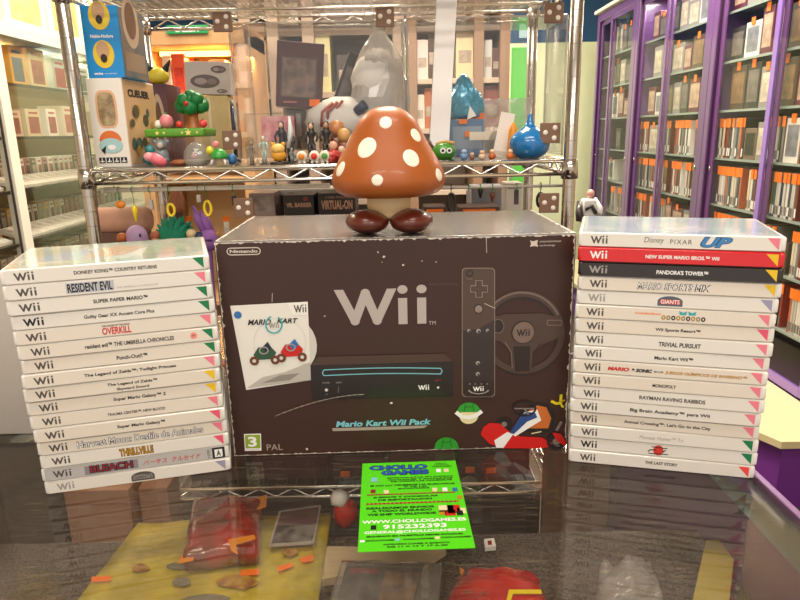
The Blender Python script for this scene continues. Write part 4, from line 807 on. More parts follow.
# modular clear cubes with brown connector plates
plate_m = mat('connector_plate_brown', '80604b', .45); dot_m = mat('connector_dot_white', 'efe6dc', .4)
pl0 = None
def plate(px, py, Y, label, size=.034):
    global pl0
    q = W(px, py, Y)
    if pl0 is None:
        t = thing('connector_plate', label, 'connector plate', q, group='connector plates of the clear cubes'); s = size / 2
        b = MB(); b.box((-s, -.003, -s), (s, .003, s), plate_m, .001); b.build('plate', t); b = MB()
        for dx, dz in ((.45, .5), (-.5, .05), (.4, -.5)): b.ell((dx * s, -.0032, dz * s), (.0044, .0014, .0044), dot_m, 12)
        b.build('dots', t); pl0 = t; return t
    return dup(pl0, q, 0, label)
for px, py, Y_, lab in ((222.5, 22, 1.26, 'brown connector plate high on the clear cubes near the blue box'), (385, 17, 1.26, 'brown connector plate high above the mushroom toy'), (554, 13, 1.24, 'brown connector plate high at the right end of the rack'),
                        (232, 140, 1.22, 'brown connector plate at shelf level beside the bird toy'), (550, 133, 1.14, 'brown connector plate right of the blue drop toy'), (244, 208, 1.13, 'brown connector plate under the shelf at left of the box'), (549, 203, 1.13, 'brown connector plate under the shelf at the right rack post')): plate(px, py, Y_, lab)
edge_ac = glass('acrylic_edge', 'efece8', .08, 1.5, haze=.30, hazecol='e0dad2')
def clear_cube(name, label, px0, px1, py0, Y0, Y1, base):
    a, c = W(px0, 150, Y0).x, W(px1, 150, Y0).x; top = W((px0 + px1) / 2, py0, Y0).z
    t = thing(name, label, 'display cube', ((a + c) / 2, Y0, base)); w2 = (c - a) / 2; h = top - base; d = Y1 - Y0
    b = MB(); b.box((-w2, 0, .0005), (w2, .0015, h), acrylic); b.build('front_pane', t)
    b = MB(); b.box((-w2, d - .0015, .0005), (w2, d, h), acrylic); b.build('back_pane', t)
    for s_ in (-1, 1): b = MB(); b.box((s_ * w2 - .001, .0016, .0005), (s_ * w2 + .001, d - .0016, h), acrylic); b.build('side_pane', t)
    b = MB(); b.box((-w2, .0016, h - .0015), (w2, d - .0016, h), acrylic); b.build('top_pane', t)
    for x in (-w2, w2):
        for y in (-.001, d + .001): b = MB(); b.cyl((x, y, 0), (x, y, h), .0022, edge_ac, n=8); b.build('edging', t)
    b = MB(); b.cyl((-w2, -.001, h), (w2, -.001, h), .0022, edge_ac, n=8); b.build('edging', t); return t
clear_cube('display_cube', 'clear pane cube on the left half of the rack shelf, behind the slim figures', 239, 405, 22, 1.275, 1.44, SH)
clear_cube('display_cube', 'clear pane cube on the right half of the rack shelf, around the blue wrapped toy', 409, 562, 17, 1.275, 1.44, SH)

# small clear box with pink backing and slim figures
Y = 1.19
xa, xb = W(246, 150, Y).x, W(298, 150, Y).x; h_ = hz(272, 113, Y)
t = thing('clear_box', 'clear display box with pink backing and two slim dark figures', 'box', ((xa + xb) / 2, Y, SH)); w2 = (xb - xa) / 2
b = MB(); b.box((-w2, 0, 0), (w2, .06, h_), acrylic, .0008); b.build('case', t)
b = MB(); b.box((-w2 + .02, .052, h_ * .45), (w2 - .012, .056, h_ - .004), mat('backing_pink', 'c06a78', .5, col2='e0b0b0', noise_scale=40)); b.build('backing', t)
def slim_figure(label, px, Y, top, robe, skin, base=None, cat='figurine', blade=None, loc=None, arms=True):
    q = at(px, Y, base); h = (hz(px, top, Y, base)); t = thing('figurine', label, cat, q)
    b = MB(); b.lathe([(h * .17, 0), (h * .18, h * .012), (h * .17, h * .02), (0, h * .02)], mat('figure_base_black', '1a1716', .4), n=14); b.build('base', t)
    b = MB()
    for s_ in (-1, 1): b.tube([(s_ * h * .05, 0, h * .02), (s_ * h * .055, 0, h * .25), (s_ * h * .045, 0, h * .47)], [h * .035, h * .042, h * .06], robe, 8)
    b.lathe([(h * .085, h * .42), (h * .075, h * .52), (h * .06, h * .58), (h * .10, h * .70), (h * .105, h * .76), (h * .035, h * .81), (h * .03, h * .84)], robe, n=14, sy=.7)
    if arms:
        for s_ in (-1, 1): b.tube([(s_ * h * .095, 0, h * .76), (s_ * h * .16, -h * .02, h * .62), (s_ * h * .13, -h * .08, h * .52)], [h * .038, h * .032, h * .024], robe, 7)
    b.build('body', t)
    b = MB(); b.ell((0, -h * .01, h * .90), (h * .062, h * .06, h * .08), skin, 12); b.build('head', t)
    b = MB(); b.ell((0, h * .018, h * .925), (h * .078, h * .066, h * .082), robe, 12); b.ell((0, h * .045, h * .82), (h * .075, h * .04, h * .12), robe, 10); b.build('hair', t)
    if blade: b = MB(); b.tube([(h * .15, -h * .03, h * .35), (h * .24, -h * .02, h * .75), (h * .22, 0, h * 1.12)], [h * .05, h * .075, h * .02], blade, 8); b.build('cape', t)
    return t
dk = plast('robe_black', '1d1a1c'); skin = plast('skin', 'd8b49a'); 
slim_figure('slim dark figurine with a tall pale cape in the clear pink-backed box', 283, 1.21, 121, plast('robe_ink', '23252c'), skin, blade=plast('cape_pale', 'dfe8ea'))
slim_figure('slim dark figurine at the right inside the clear pink-backed box', 291, 1.225, 127, plast('robe_slate', '2c3238'), plast('skin2', 'c9a890'))
slim_figure('dark robed figurine standing right of the clear pink-backed box', 312.5, 1.19, 122, dk, skin)
slim_figure('dark robed figurine nearest the mushroom toy, beside red figures', 327.5, 1.20, 121, plast('robe_brown', '2a2220'), plast('skin3', 'b9927c'))
slim_figure('small pale green-haired figurine at the left of the clear pink-backed box', 264.5, 1.16, 136, plast('hair_mint', '9fb5ae'), plast('skin4', 'dcc4b0'))
slim_figure('small grey figurine right of the yellow round figure', 292, 1.15, 148, plast('figure_grey', '77807e'), plast('skin5', 'a9b2ae'))
slim_figure('short grey figurine at the left corner of the clear pink-backed box', 252, 1.15, 141, plast('figure_taupe', '7c7468'), plast('skin6', 'a09488'))
q = at(279, 1.14); t = thing('round_figure', 'golden yellow round figure with two small ears on a dark stand', 'toy', q); yg = plast('golden', 'e0a02c')
b = MB(); b.lathe([(.016, 0), (.016, .004), (0, .004)], mat('figure_base_black'), n=18); b.build('stand', t); b = MB(); b.ell((0, 0, .015), (.013, .010, .011), yg, 16); b.ell((0, -.002, .026), (.012, .010, .009), plast('golden_pale', 'edc46a'), 16); b.build('body', t)
for s_ in (-1, 1): b = MB(); b.ell((s_ * .009, 0, .034), (.004, .003, .004), yg, 8); b.build('ear', t)
for px, col, nm in ((302, 'e08a1c', 'orange'), (314.5, 'd8301c', 'red'), (325, '4f9a3c', 'green')):
    q = at(px, 1.14); t = thing('disc_toy', 'small white round toy with %s centre at the shelf front' % nm, 'toy', q)
    for s_ in (-1, 1): b = MB(); b.ell((s_ * .004, 0, .0025), (.0028, .004, .0025), ink_white, 8); b.build('foot', t)
    b = MB(); b.ell((0, 0, .0125), (.0095, .006, .0095), plast('disc_cream', 'efe3d2'), 18); b.build('body', t); b = MB(); b.ell((0, -.0052, .0125), (.0055, .0022, .0055), plast('disc_' + nm, col), 14); b.build('centre', t)
for i, (px, top, Y_, c1, c2, lab) in enumerate(((334, 141, 1.16, 'c8382e', 'd8a088', 'red chubby figure just left of the mushroom toy'), (338, 120, 1.25, '8a5238', 'c08050', 'brown figure high behind the red chubby one'), (345, 128, 1.22, '7c4632', 'd0a060', 'brown and gold figure right beside the mushroom cap'), (331, 152, 1.14, 'b02c24', 'd87060', 'tiny red figure at the shelf front by the mushroom toy'), (342, 146, 1.15, 'a83a30', 'e0b8a0', 'small red figure half hidden by the mushroom cap'))):
    q = at(px, Y_); h = hz(px, top, Y_); t = thing('chubby_figure', lab, 'toy', q); m1, m2 = plast('chub_' + c1, c1), plast('chub_' + c2, c2)
    b = MB(); b.ell((0, 0, h * .33), (h * .27, h * .22, h * .33), m1, 14, wob=.15); b.build('body', t); b = MB(); b.ell((0, -h * .03, h * .78), (h * .21, h * .19, h * .22), m2, 14, wob=.1); b.build('head', t)
    for s_ in (-1, 1): b = MB(); b.tube([(s_ * h * .2, -h * .05, h * .5), (s_ * h * .34, -h * .12, h * .36)], h * .075, m1, 7); b.build('arm', t)

# dark red window boxes
def window_box(label, x0, x1, top, bot, Y, m, tilt, art, depth=.09):
    P0 = W(x0, bot, Y); w_ = W(x1, bot, Y).x - P0.x; h_ = W(x0, top, Y).z - P0.z
    t = thing('figure_box', label, 'box', (P0.x + w_ / 2, Y, P0.z), rot=(0, tilt, math.radians(8)))
    b = MB(); b.box((-w_ / 2, 0, 0), (w_ / 2, depth, h_), m, .0015); b.build('carton', t)
    b = MB(); b.box((-w_ * .37, -.0012, h_ * .17), (w_ * .33, .0002, h_ * .74), art); b.build('picture', t)
    b = MB(); b.box((-w_ * .40, -.0034, h_ * .15), (w_ * .36, -.0022, h_ * .76), glass('box_window_film', 'e6dcd6', .05, 1.5, haze=.05)); b.build('window', t)
    return t, w_, h_
maroon = mat('box_dark_maroon', '48181c', .35, coat=.3)
tb, w_, h_ = window_box('large dark maroon toy box with clear window and orange price tag behind the slim figures', 276, 322, 42, 108, 1.33, maroon, .09, mat('figure_art_mauve', 'c8b0a8', .4, col2='54363a', noise_scale=45))  # pale tones in the art paint the highlights on its window
b = MB(); put_poly(b, [(w_ * .22, h_ * .03), (w_ * .44, h_ * .04), (w_ * .44, h_ * .15), (w_ * .22, h_ * .14)], orange_tag, -.004); b.build('price_tag', tb); b = MB(); put_stroke(b, [(-w_ * .34, h_ * .07), (-w_ * .05, h_ * .08)], h_ * .025, mat('print_rose', 'b06a68', .4), -.004); b.build('lettering_strip', tb)
sq = W(299, 108, 1.33).z; a, c = W(272, 110, 1.33).x, W(330, 110, 1.33).x
t = thing('clear_riser', 'clear riser holding up the dark maroon toy box', 'stand', ((a + c) / 2, 1.38, SH)); b = MB(); hh = sq - SH - .006
b.box((-(c - a) / 2, -.05, hh - .002), ((c - a) / 2, .05, hh), acrylic); b.box((-(c - a) / 2, -.05, 0), (-(c - a) / 2 + .002, .05, hh - .002), acrylic); b.box(((c - a) / 2 - .002, -.05, 0), ((c - a) / 2, .05, hh - .002), acrylic); b.build('body', t)
tb, w_, h_ = window_box('black angular toy box leaning beside the white wrapped plush', 330, 356, 52, 112, 1.40, mat('box_black_card', '1c1817', .35, coat=.3), .38, mat('figure_art_grey', '8c8886', .4, col2='2a2422', noise_scale=40), .026)
b = MB(); put_poly(b, [(-w_ * .1, h_ * .93), (w_ * .22, h_ * .93), (w_ * .22, h_ * 1.0), (-w_ * .1, h_ * 1.0)], orange_tag, -.004); b.build('price_tag', tb)
# white wrapped plush and bag
Y = 1.34; wp = mat('plush_white', 'e9e6e2', .8, bump=.2, noise_scale=90); q = at(362, Y)
t = thing('plush_toy', 'large white plush wrapped in clear plastic behind the mushroom toy', 'plush', q)
zz = lambda py: W(362, py, Y).z - SH
dx = lambda px: W(px, 100, Y).x - q.x
b = MB(); b.ell((dx(375), .02, zz(78)), (wd(23, Y), .05, wd(28, Y)), wp, 22, Matrix.Rotation(.2, 3, 'Y'), wob=.12); b.ell((dx(340), .01, zz(118)), (wd(36, Y), .045, wd(21, Y)), wp, 22, wob=.12); b.ell((dx(378), .02, zz(130)), (wd(30, Y), .05, wd(23, Y)), wp, 20, wob=.1); b.build('body', t)
b = MB()
for k in range(3): b.tube([(dx(322 + 6 * k), -.035 + .012 * k, zz(126)), (dx(324 + 5 * k), -.044 + .008 * k, zz(112)), (dx(334 + 5 * k), -.034, zz(103 - k))], .003, mat('stripe_dusty_red', 'b0605a', .6), 6)
b.build('stripe', t)
b = MB(); b.tube([(dx(357), -.026, zz(112)), (dx(366), -.034, zz(105))], .010, mat('navy_patch', '26304a', .5), 8); b.build('navy_patch', t)
prof_b = [(.058, zz(118)), (.056, zz(98)), (.054, zz(80)), (.046, zz(60)), (.032, zz(45)), (.012, zz(31)), (.016, zz(22)), (.020, zz(18))]
b = MB(); vs = []; n = 26
for r, z in prof_b:
    for k in range(n): a = 2 * PI * k / n; rr_ = r * (1 + .16 * noise.noise(Vector((math.cos(a) * 2, math.sin(a) * 2, z * 22)))); vs.append((dx(380) + rr_ * math.cos(a), .02 + rr_ * .9 * math.sin(a), z))
b.add(vs, [(i * n + k, i * n + (k + 1) % n, (i + 1) * n + (k + 1) % n, (i + 1) * n + k) for i in range(len(prof_b) - 1) for k in range(n)], glass('bag_grey_film', 'e8e5e2', .12, 1.5, haze=.45, hazecol='e0dcd8'), False); b.build('plastic_bag', t)
# white board leaning upright
Y = 1.255; P0 = W(438.5, 146, Y); P1 = W(444.5, -4, Y); w_ = wd(19.5, Y)
t = thing('white_board', 'tall narrow bright white board standing upright behind the green round toy', 'board', (P0.x, Y, SH), rot=(0, (P1.x - P0.x) / (P1.z - P0.z) + .012, 0)); b = MB(); b.box((-w_ / 2, 0, 0), (w_ / 2, .008, .283), mat('board_white', 'fffdfb', .5), .0008); b.build('board', t)
b = MB(); b.box((-w_ / 2 - .0006, .0006, .0002), (-w_ / 2, .0074, .282), ink_lgrey); b.build('edge_strip', t)
# green round toy
q = at(444, 1.15); t = thing('round_toy', 'small green round toy with two white rings, right of the mushroom toy', 'toy', q); gm = plast('round_green', '3f8a28')
b = MB(); b.ell((0, 0, .0155), (.021, .016, .0155), gm, 22); b.build('body', t); b = MB()
for x in (-.003, .008): b.cyl((x, -.0145, .0175), (x, -.0172, .0175), .0048, ink_white, n=14); b.cyl((x, -.0172, .0175), (x, -.0178, .0175), .0026, ink_black, n=10)
b.build('ring_mark', t); b = MB(); b.tube([(-.014, 0, .027), (0, 0, .033), (.018, 0, .029)], .003, plast('round_tan', 'c9a060'), 8); b.build('tan_strap', t); b = MB(); b.ell((-.012, .004, .002), (.007, .009, .002), gm, 8); b.ell((.012, .004, .002), (.007, .009, .002), gm, 8); b.build('foot', t)
q = at(427, 1.19); t = thing('cap_toy', 'brown spiky toy between mushroom toy and green round toy', 'toy', q); b = MB(); b.ell((0, 0, .018), (.016, .014, .018), mat('toy_dark_brown', '4e2f22', .5), 12, wob=.4); b.build('body', t); b = MB(); b.ell((-.004, -.012, .012), (.008, .005, .007), plast('toy_tan', 'b08a68'), 8); b.build('patch', t)
# blue foil-wrapped drop
Y = 1.36; q = at(466, Y); zt0 = hz(466, 119, Y)
t = thing('display_stand', 'pale blue block under the blue foil-wrapped toy', 'stand', q); b = MB(); b.box((-.036, -.03, 0), (.034, .04, zt0 - .001), mat('stand_blue', '5b7da6', .45), .002); b.build('block', t); b = MB(); put_poly(b, [(-.03, zt0 * .2), (.028, zt0 * .2), (.028, zt0 * .8), (-.03, zt0 * .8)], mat('stand_pale', '8fa2b8', .45), -.0306); b.build('front_panel', t)
t = thing('wrapped_toy', 'blue drop-shaped toy in shiny crinkled wrap on the pale blue block', 'toy', (q.x, Y, SH + zt0)); hh = hz(466, 73, Y) - zt0
b = MB(); pr = [(.012, 0), (.034, hh * .04), (.039, hh * .2), (.036, hh * .42), (.027, hh * .62), (.016, hh * .8), (.008, hh * .93), (0, hh)]; vs = []; n = 30
pr = smooth_profile(pr, 3)
for i, (r, z) in enumerate(pr):
    for k in range(n): a = 2 * PI * k / n; rr_ = max(r, 1e-5) * (1 + .20 * noise.noise(Vector((math.cos(a) * 3, math.sin(a) * 3, z * 55)))); vs.append((-.006 * z / hh + rr_ * math.cos(a), rr_ * math.sin(a) * .8, z))
b.add(vs, [(i * n + k, i * n + (k + 1) % n, (i + 1) * n + (k + 1) % n, (i + 1) * n + k) for i in range(len(pr) - 1) for k in range(n)], mat('foil_blue', '2e93bd', .16, metal=.35, coat=1, bump=.7, noise_scale=70), False); b.build('body', t)
b = MB(); b.prism([(-.002, hh * -.02), (.016, hh * .06), (.003, hh * .28)], -.038, -.0365, ink_white, 'y'); b.build('paper_label', t)
# loose orange pieces and paper labels in front
for i, (px, py, w_, h_, lab) in enumerate(((463, 121.5, 8, 5, 'orange tag hanging under the blue wrapped toy'), (480, 117, 10, 9, 'orange rosette tag right of the blue wrapped toy'), (468, 134, 6, 6, 'orange tag left end of the long paper label'))):
    q = W(px, py, 1.325 if i != 1 else 1.34); t = thing('price_tag', lab, 'tag', q); w2, h2_ = wd(w_, 1.33) / 2, wd(h_, 1.33) / 2
    b = MB(); b.prism([(-w2, -h2_), (w2, -h2_ * .8), (w2 * 1.1, h2_ * .7), (0, h2_), (-w2, h2_ * .8)], 0, .0012, orange_tag, 'y'); b.build('card', t); b = MB(); b.cyl((0, .0014, h2_ * .6), (0, .012, h2_ * .6), .0009, ink_white, n=6); b.build('pin', t)
q = at(484, 1.30); t = thing('paper_label', 'long cream paper label on an orange end, in front of the pale blue block', 'label', (W(483, 136, 1.30).x, 1.30, SH)); l2 = wd(27, 1.3) / 2; zz0 = hz(483, 140, 1.3)
b = MB(); b.box((-l2, 0, zz0), (l2, .002, zz0 + wd(8, 1.3)), mat('label_cream', 'efe4d0', .6), .0004); b.build('label', t); b = MB(); b.box((-l2 * .2, .001, 0), (l2 * .2, .0018, zz0), acrylic); b.build('holder', t)
# clear bag with white cards
Y = 1.29; a, c = W(484, 150, Y).x, W(532, 150, Y).x; h_ = hz(508, 98, Y)
t = thing('plastic_bag', 'flat clear plastic bag behind the blue drop toy', 'bag', ((a + c) / 2, Y, SH)); vs = []; n = 12
for j in range(n + 1):
    for i in range(n + 1): u, v = i / n, j / n; vs.append(((u - .5) * (c - a), .012 * noise.noise(Vector((u * 4, v * 4, 3))) + .01, v * h_))
b = MB(); b.add(vs, [(j * (n + 1) + i, j * (n + 1) + i + 1, (j + 1) * (n + 1) + i + 1, (j + 1) * (n + 1) + i) for j in range(n) for i in range(n)], glass('bag_film_pale', 'e2e0de', .15, 1.5, haze=.35, hazecol='d6d3d2'), True); b.build('bag_film', t)
Y = 1.24; P0, P1 = W(499, 160, Y), W(508, 112, Y); t = thing('white_card', 'tall white card leaning left of the blue drop toy', 'card', (P0.x, Y, SH), rot=(0, (P1.x - P0.x) / (P1.z - P0.z) + .02, 0)); b = MB(); w2 = wd(14, Y) / 2; b.box((-w2, 0, 0.001), (w2, .002, hz(504, 112, Y)), mat('card_white', 'f4ede4', .5)); b.build('card', t); b = MB(); b.box((-w2 * .9, -.0006, .004), (w2 * .9, -.0001, .012), mat('card_band', 'd9cdbd', .5)); b.build('band', t)
# blue drop toy (plain)
Y = 1.168; q = at(529, Y); s_ = wd(1, Y)
t = thing('drop_figure', 'glossy blue drop-shaped toy standing at the right of the rack shelf', 'toy', q)
pr = smooth_profile([(0, 0), (10, .3), (17, 5), (20, 13), (18.6, 20.5), (13, 26.5), (7, 30.5), (3.8, 35), (2.4, 40), (1.2, 43.2), (0, 44)], 4)
b = MB(); b.lathe([(r * s_, z * s_) for r, z in pr], mat('drop_blue_vinyl', '0c74b8', .18, coat=.6), n=36); b.build('body', t); b = MB(); b.cyl((0, 0, -.0002), (0, 0, .0003), 9 * s_, plast('drop_base', '0a4a78'), n=20); b.build('base_ring', t)
for px, top, lab, col in ((510, 150, 'tiny orange toy left of the blue drop toy', 'd8702a'), (492, 150, 'tiny orange-brown toy beside the leaning white card', 'c0622c'), (482, 151, 'tiny white and orange toy below the paper label', 'e8c8a8'), (472, 153, 'tiny brown toy below the paper label, leftmost of the tiny ones', '8a5a44'), (464, 150, 'small pale blue toy beside the green round toy', '6f93c0')):
    q = at(px, 1.15); h = hz(px, top, 1.15); t = thing('mini_toy', lab, 'toy', q, group=None); b = MB(); b.ell((0, 0, h * .38), (h * .42, h * .34, h * .38), plast('mini_' + col, col), 12, wob=.2); b.build('body', t); b = MB(); b.ell((0, -h * .05, h * .84), (h * .3, h * .26, h * .24), plast('mini_head_' + col, 'e6b890' if col != '6f93c0' else '9fb8d8'), 10); b.build('head', t)
Y = 1.22; P0 = W(511, 138, Y); t = thing('cone_toy', 'orange cone-shaped toy behind the blue drop toy', 'toy', (W(513, 140, Y).x, Y, SH)); b = MB(); b.lathe([(.010, 0), (.011, .012), (.008, hz(513, 130, Y)), (.003, hz(513, 123, Y)), (0, hz(513, 122, Y))], plast('cone_orange', 'e8921c'), n=14); b.build('body', t); b = MB(); b.lathe([(.0118, .004), (.0118, .010)], plast('cone_band', 'f0d8a0'), n=14); b.build('band', t)
# pale box with printed masks, on a cream box
Y = 1.40; P0 = W(186, 96, Y); w_ = W(229, 80, Y).x - P0.x; h_ = W(187, 62, Y).z - P0.z; base_h = P0.z - SH
t = thing('cream_box', 'plain cream box under the pale box with printed masks', 'box', (P0.x + w_ * .5, Y, SH)); b = MB(); b.box((-w_ * .42, 0, 0), (w_ * .44, .07, base_h - .0006), mat('box_cream_card', 'd9bf8a', .5, noise_amt=.06), .001); b.build('carton', t); b = MB(); b.box((-w_ * .03, -.0004, .002), (w_ * .03, .0002, base_h - .003), mat('tape_pale', 'e9dcb8', .4)); b.build('tape', t)
t = thing('mask_box', 'pale grey box with two printed goggle shapes, behind the toy tree', 'box', (P0.x + w_ / 2, Y, P0.z), rot=(0, .04, 0))
b = MB(); b.box((-w_ / 2, 0, .002), (w_ / 2, .05, h_), mat('box_pale_card', 'cbbfb8', .4), .001); b.build('carton', t); b = MB()
for x, z, rx, rz_ in ((-.05, .42, .33, .2), (.26, .78, .17, .11), (.32, .14, .12, .06)): put_disc(b, x * w_, z * h_, rx * w_, rz_ * h_, mat('print_goggle_grey', '6f625f', .4), -.0006); put_disc(b, (x - rx * .3) * w_, z * h_, rx * .42 * w_, rz_ * .5 * h_, mat('print_goggle_pale', 'ab9a96', .4), -.0012); put_disc(b, (x + rx * .45) * w_, z * h_, rx * .34 * w_, rz_ * .45 * h_, mat('print_goggle_mid', '8b7a76', .4), -.0012)
b.build('front_picture', t)
Y = 1.42; q = at(236, Y); t = thing('ink_marker', 'slim dark blue marker standing behind the bird toy', 'pen', q); b = MB(); h = hz(236, 106, Y); b.cyl((0, 0, 0), (0, 0, h), .006, plast('marker_navy', '27344e'), n=12); b.build('barrel', t); b = MB(); b.cyl((0, 0, h), (0, 0, h + .012), .005, ink_lgrey, r2=.003, n=10); b.build('tip', t)

# ------------------------------------------------------------------ under the middle shelf
Y = 1.14; P0, P1 = W(103, 190, Y), W(330, 186, Y); zr = (P0.z + P1.z) / 2
rod = thing('hanging_rod', 'white rod under the rack shelf with hooks on it', 'rod', (P0.x, Y, zr)); b = MB(); b.cyl((0, 0, 0), (P1.x - P0.x, 0, 0), .0042, mat('rod_white', 'e6ddd0', .35), n=14); b.build('rod', rod); b = MB(); b.ell((0, 0, 0), (.004, .0055, .0055), MATS['rod_white'], 10); b.build('end_cap', rod)
for x in (.02, .22): b = MB(); b.cyl((x, 0, .003), (x, 0, RZ - .021 - zr), .0008, ink_grey, n=6); b.build('hanger', rod)
P0, P1 = W(424, 190, Y), W(566, 184, Y); zr2 = (P0.z + P1.z) / 2
rod2 = thing('hanging_rod', 'thin clear rod under the rack shelf right of the mushroom toy', 'rod', (P0.x, Y, zr2)); b = MB(); b.cyl((0, 0, 0), (P1.x - P0.x, 0, 0), .0025, mat('rod_grey', 'b9b0a8', .3), n=10); b.build('rod', rod2)
for x in (.02, .22): b = MB(); b.cyl((x, 0, .002), (x, 0, RZ - .021 - zr2), .0008, ink_grey, n=6); b.build('hanger', rod2)
def charm(label, px, top, bot, kind, m, rodz, cord=ink_green):
    q = W(px, bot, Y - .008); zt_ = W(px, top, Y - .008).z; t = thing('hanging_charm', label, 'keychain', (q.x, Y, q.z)); h = zt_ - q.z
    b = MB(); R_ = .0062; b.tube([(R_ * math.sin(a) * .0, R_ * math.sin(a), rodz - q.z + R_ * math.cos(a)) for a in [2 * PI * k / 12 for k in range(12)]], .0007, cord, 5, True); b.cyl((0, 0, h * .95), (0, 0, rodz - q.z - R_), .0006, cord, n=5); b.build('loop', t)
    b = MB()
    if kind == 'clip': b.tube([(.0055 * math.cos(a) * (1.2 if math.cos(a) > 0 else 1), 0, h * .5 + h * .46 * math.sin(a)) for a in [2 * PI * k / 16 for k in range(16)]], .0026, m, 7, True)
    elif kind == 'drop': b.lathe([(0, 0), (.002, h * .1), (.004, h * .5), (.0055, h * .75), (.003, h * .95), (0, h)], m, n=12)
    elif kind == 'oval': b.ell((0, 0, h / 2), (.009, .004, h / 2), m, 14)
    elif kind == 'bar': b.box((-.004, -.002, 0), (.004, .002, h), m, .001)
    b.build('charm', t); return t
yel = plast('charm_yellow', 'ecd02a'); orr = plast('charm_orange', 'ef8a1a'); bk = plast('charm_black', '1c1a1a'); sil = mat('charm_silver', 'b5b0aa', .3, .8)
charm('flat orange charm hanging at the left end of the white rod', 119, 201, 209, 'oval', orr, zr)
charm('long yellow and orange charm, second on the white rod', 134.5, 205, 223, 'drop', yel, zr)
charm('slim silver charm, third on the white rod', 150, 200, 210, 'bar', sil, zr)
charm('yellow ring charm above the green spiky plush', 170, 204, 217, 'clip', yel, zr)
charm('yellow ring charm above the purple eared plush', 207, 201, 217, 'clip', yel, zr)
charm('slim pale charm between the two yellow ring charms', 198, 195, 203, 'bar', sil, zr)
charm('dark charm on green loop just left of the connector plate', 233.5, 196, 206, 'bar', bk, zr)
charm('black oval ring charm beside the mushroom toy foot, under the right shelf half', 451.5, 193, 213, 'clip', bk, zr2, bk)
charm('slim black charm second on the clear rod', 481, 188, 199, 'drop', bk, zr2)
charm('silver charm under green cord, third on the clear rod', 469, 190, 204, 'bar', sil, zr2)
charm('small brown charm fourth on the clear rod', 493, 192, 203, 'drop', plast('charm_brown', '6b3a28'), zr2)
charm('dark narrow charm in the middle of the clear rod', 517, 190, 205, 'bar', plast('charm_dark', '3a3432'), zr2)
charm('black ring charm at right end of the clear rod, touching the connector plate', 541, 193, 208, 'clip', bk, zr2, bk)
# low things standing on the lower shelf
def low_at(px, Y): p = W(px, 230, Y); return Vector((p.x, Y, LOW))
def lowz(px, py, Y): return W(px, py, Y).z - LOW
Y = 1.21; q = low_at(136, Y); hh = lowz(136, 225, Y); r_ = wd(10.5, Y)
t = thing('plush_toy', 'lilac round-topped toy with black eye on the low shelf', 'plush', q); b = MB(); b.lathe([(r_ * 1.0, 0), (r_ * 1.15, hh * .3), (r_ * 1.05, hh - r_ * 1.2)] + [(r_ * 1.05 * math.cos(a), hh - r_ * 1.2 + r_ * 1.2 * math.sin(a)) for a in [PI / 2 * k / 8 for k in range(1, 9)]], plast('lilac', 'b594bd', .6), n=24); b.build('body', t); b = MB(); b.ell((r_ * .62, -r_ * .75, hh - r_ * .95), (r_ * .14, r_ * .1, r_ * .22), ink_black, 10); b.build('eye', t)
q = low_at(174, Y); hh = lowz(174, 214, Y)
t = thing('plush_toy', 'dark green spiky-topped plush on the low shelf, left of the big box', 'plush', q); gp = mat('plush_green', '0d7a5c', .8, bump=.2, noise_scale=100)
b = MB(); zb_ = lowz(174, 240, Y); b.lathe([(.03, 0), (.036, zb_ * .5), (.032, zb_ * .9), (.03, zb_ + .004), (.018, zb_ + .02), (0, zb_ + .024)], gp, n=20); b.build('body', t)
b = MB()
for k, (ax, ln) in enumerate(((-1.1, .036), (-.75, .042), (-.4, .050), (-.05, .056), (.3, .052), (.7, .044), (1.05, .036))):
    for dy in (-.008, .012): b.cyl((.008 * math.sin(ax), dy, zb_ + .004), (ln * math.sin(ax), dy + .004, zb_ + .002 + (hh - zb_ - .003) * math.cos(ax * .8) ** 1 * (ln / .056)), .014, gp, r2=.0012, n=9)
b.build('spikes', t)
b = MB(); b.ell((.003, -.028, zb_ - .004), (.017, .009, .012), plast('plush_tan', 'd9b48e', .7), 14); b.build('face_patch', t)
q = low_at(205, Y); hh = lowz(205, 228, Y)
t = thing('plush_toy', 'purple plush with two long slanting ears on the low shelf', 'plush', q); pu = mat('plush_purple', '9a68b4', .8, bump=.2, noise_scale=100)
b = MB(); zb_ = lowz(205, 240, Y); b.lathe([(.012, 0), (.012, zb_ * .6), (.014, zb_ - .02)], pu, (-.004, 0, 0), n=18); b.ell((.006, 0, zb_), (.022, .019, .021), pu, 18); b.build('body', t)
for x0_, x1_, zt2 in ((-.002, -.020, 206), (.010, -.006, 211)): b = MB(); zt3 = lowz(200, zt2, Y); b.tube([(x0_, .004, zb_ + .014), ((x0_ + x1_) / 2 - .001, .006, (zb_ + zt3) / 2 + .008), (x1_, .006, zt3)], [.0075, .0085, .002], pu, 10); b.build('ear', t)
b = MB(); b.ell((.010, -.018, zb_ + .002), (.008, .003, .0022), mat('plush_dark_purple', '4a2a5c', .7), 8); b.build('dark_mark', t); b = MB(); b.tube([(.022, -.004, zb_ + .016), (.026, -.004, zb_ + .004)], .003, ink_gold, 7); b.build('gold_trim', t)
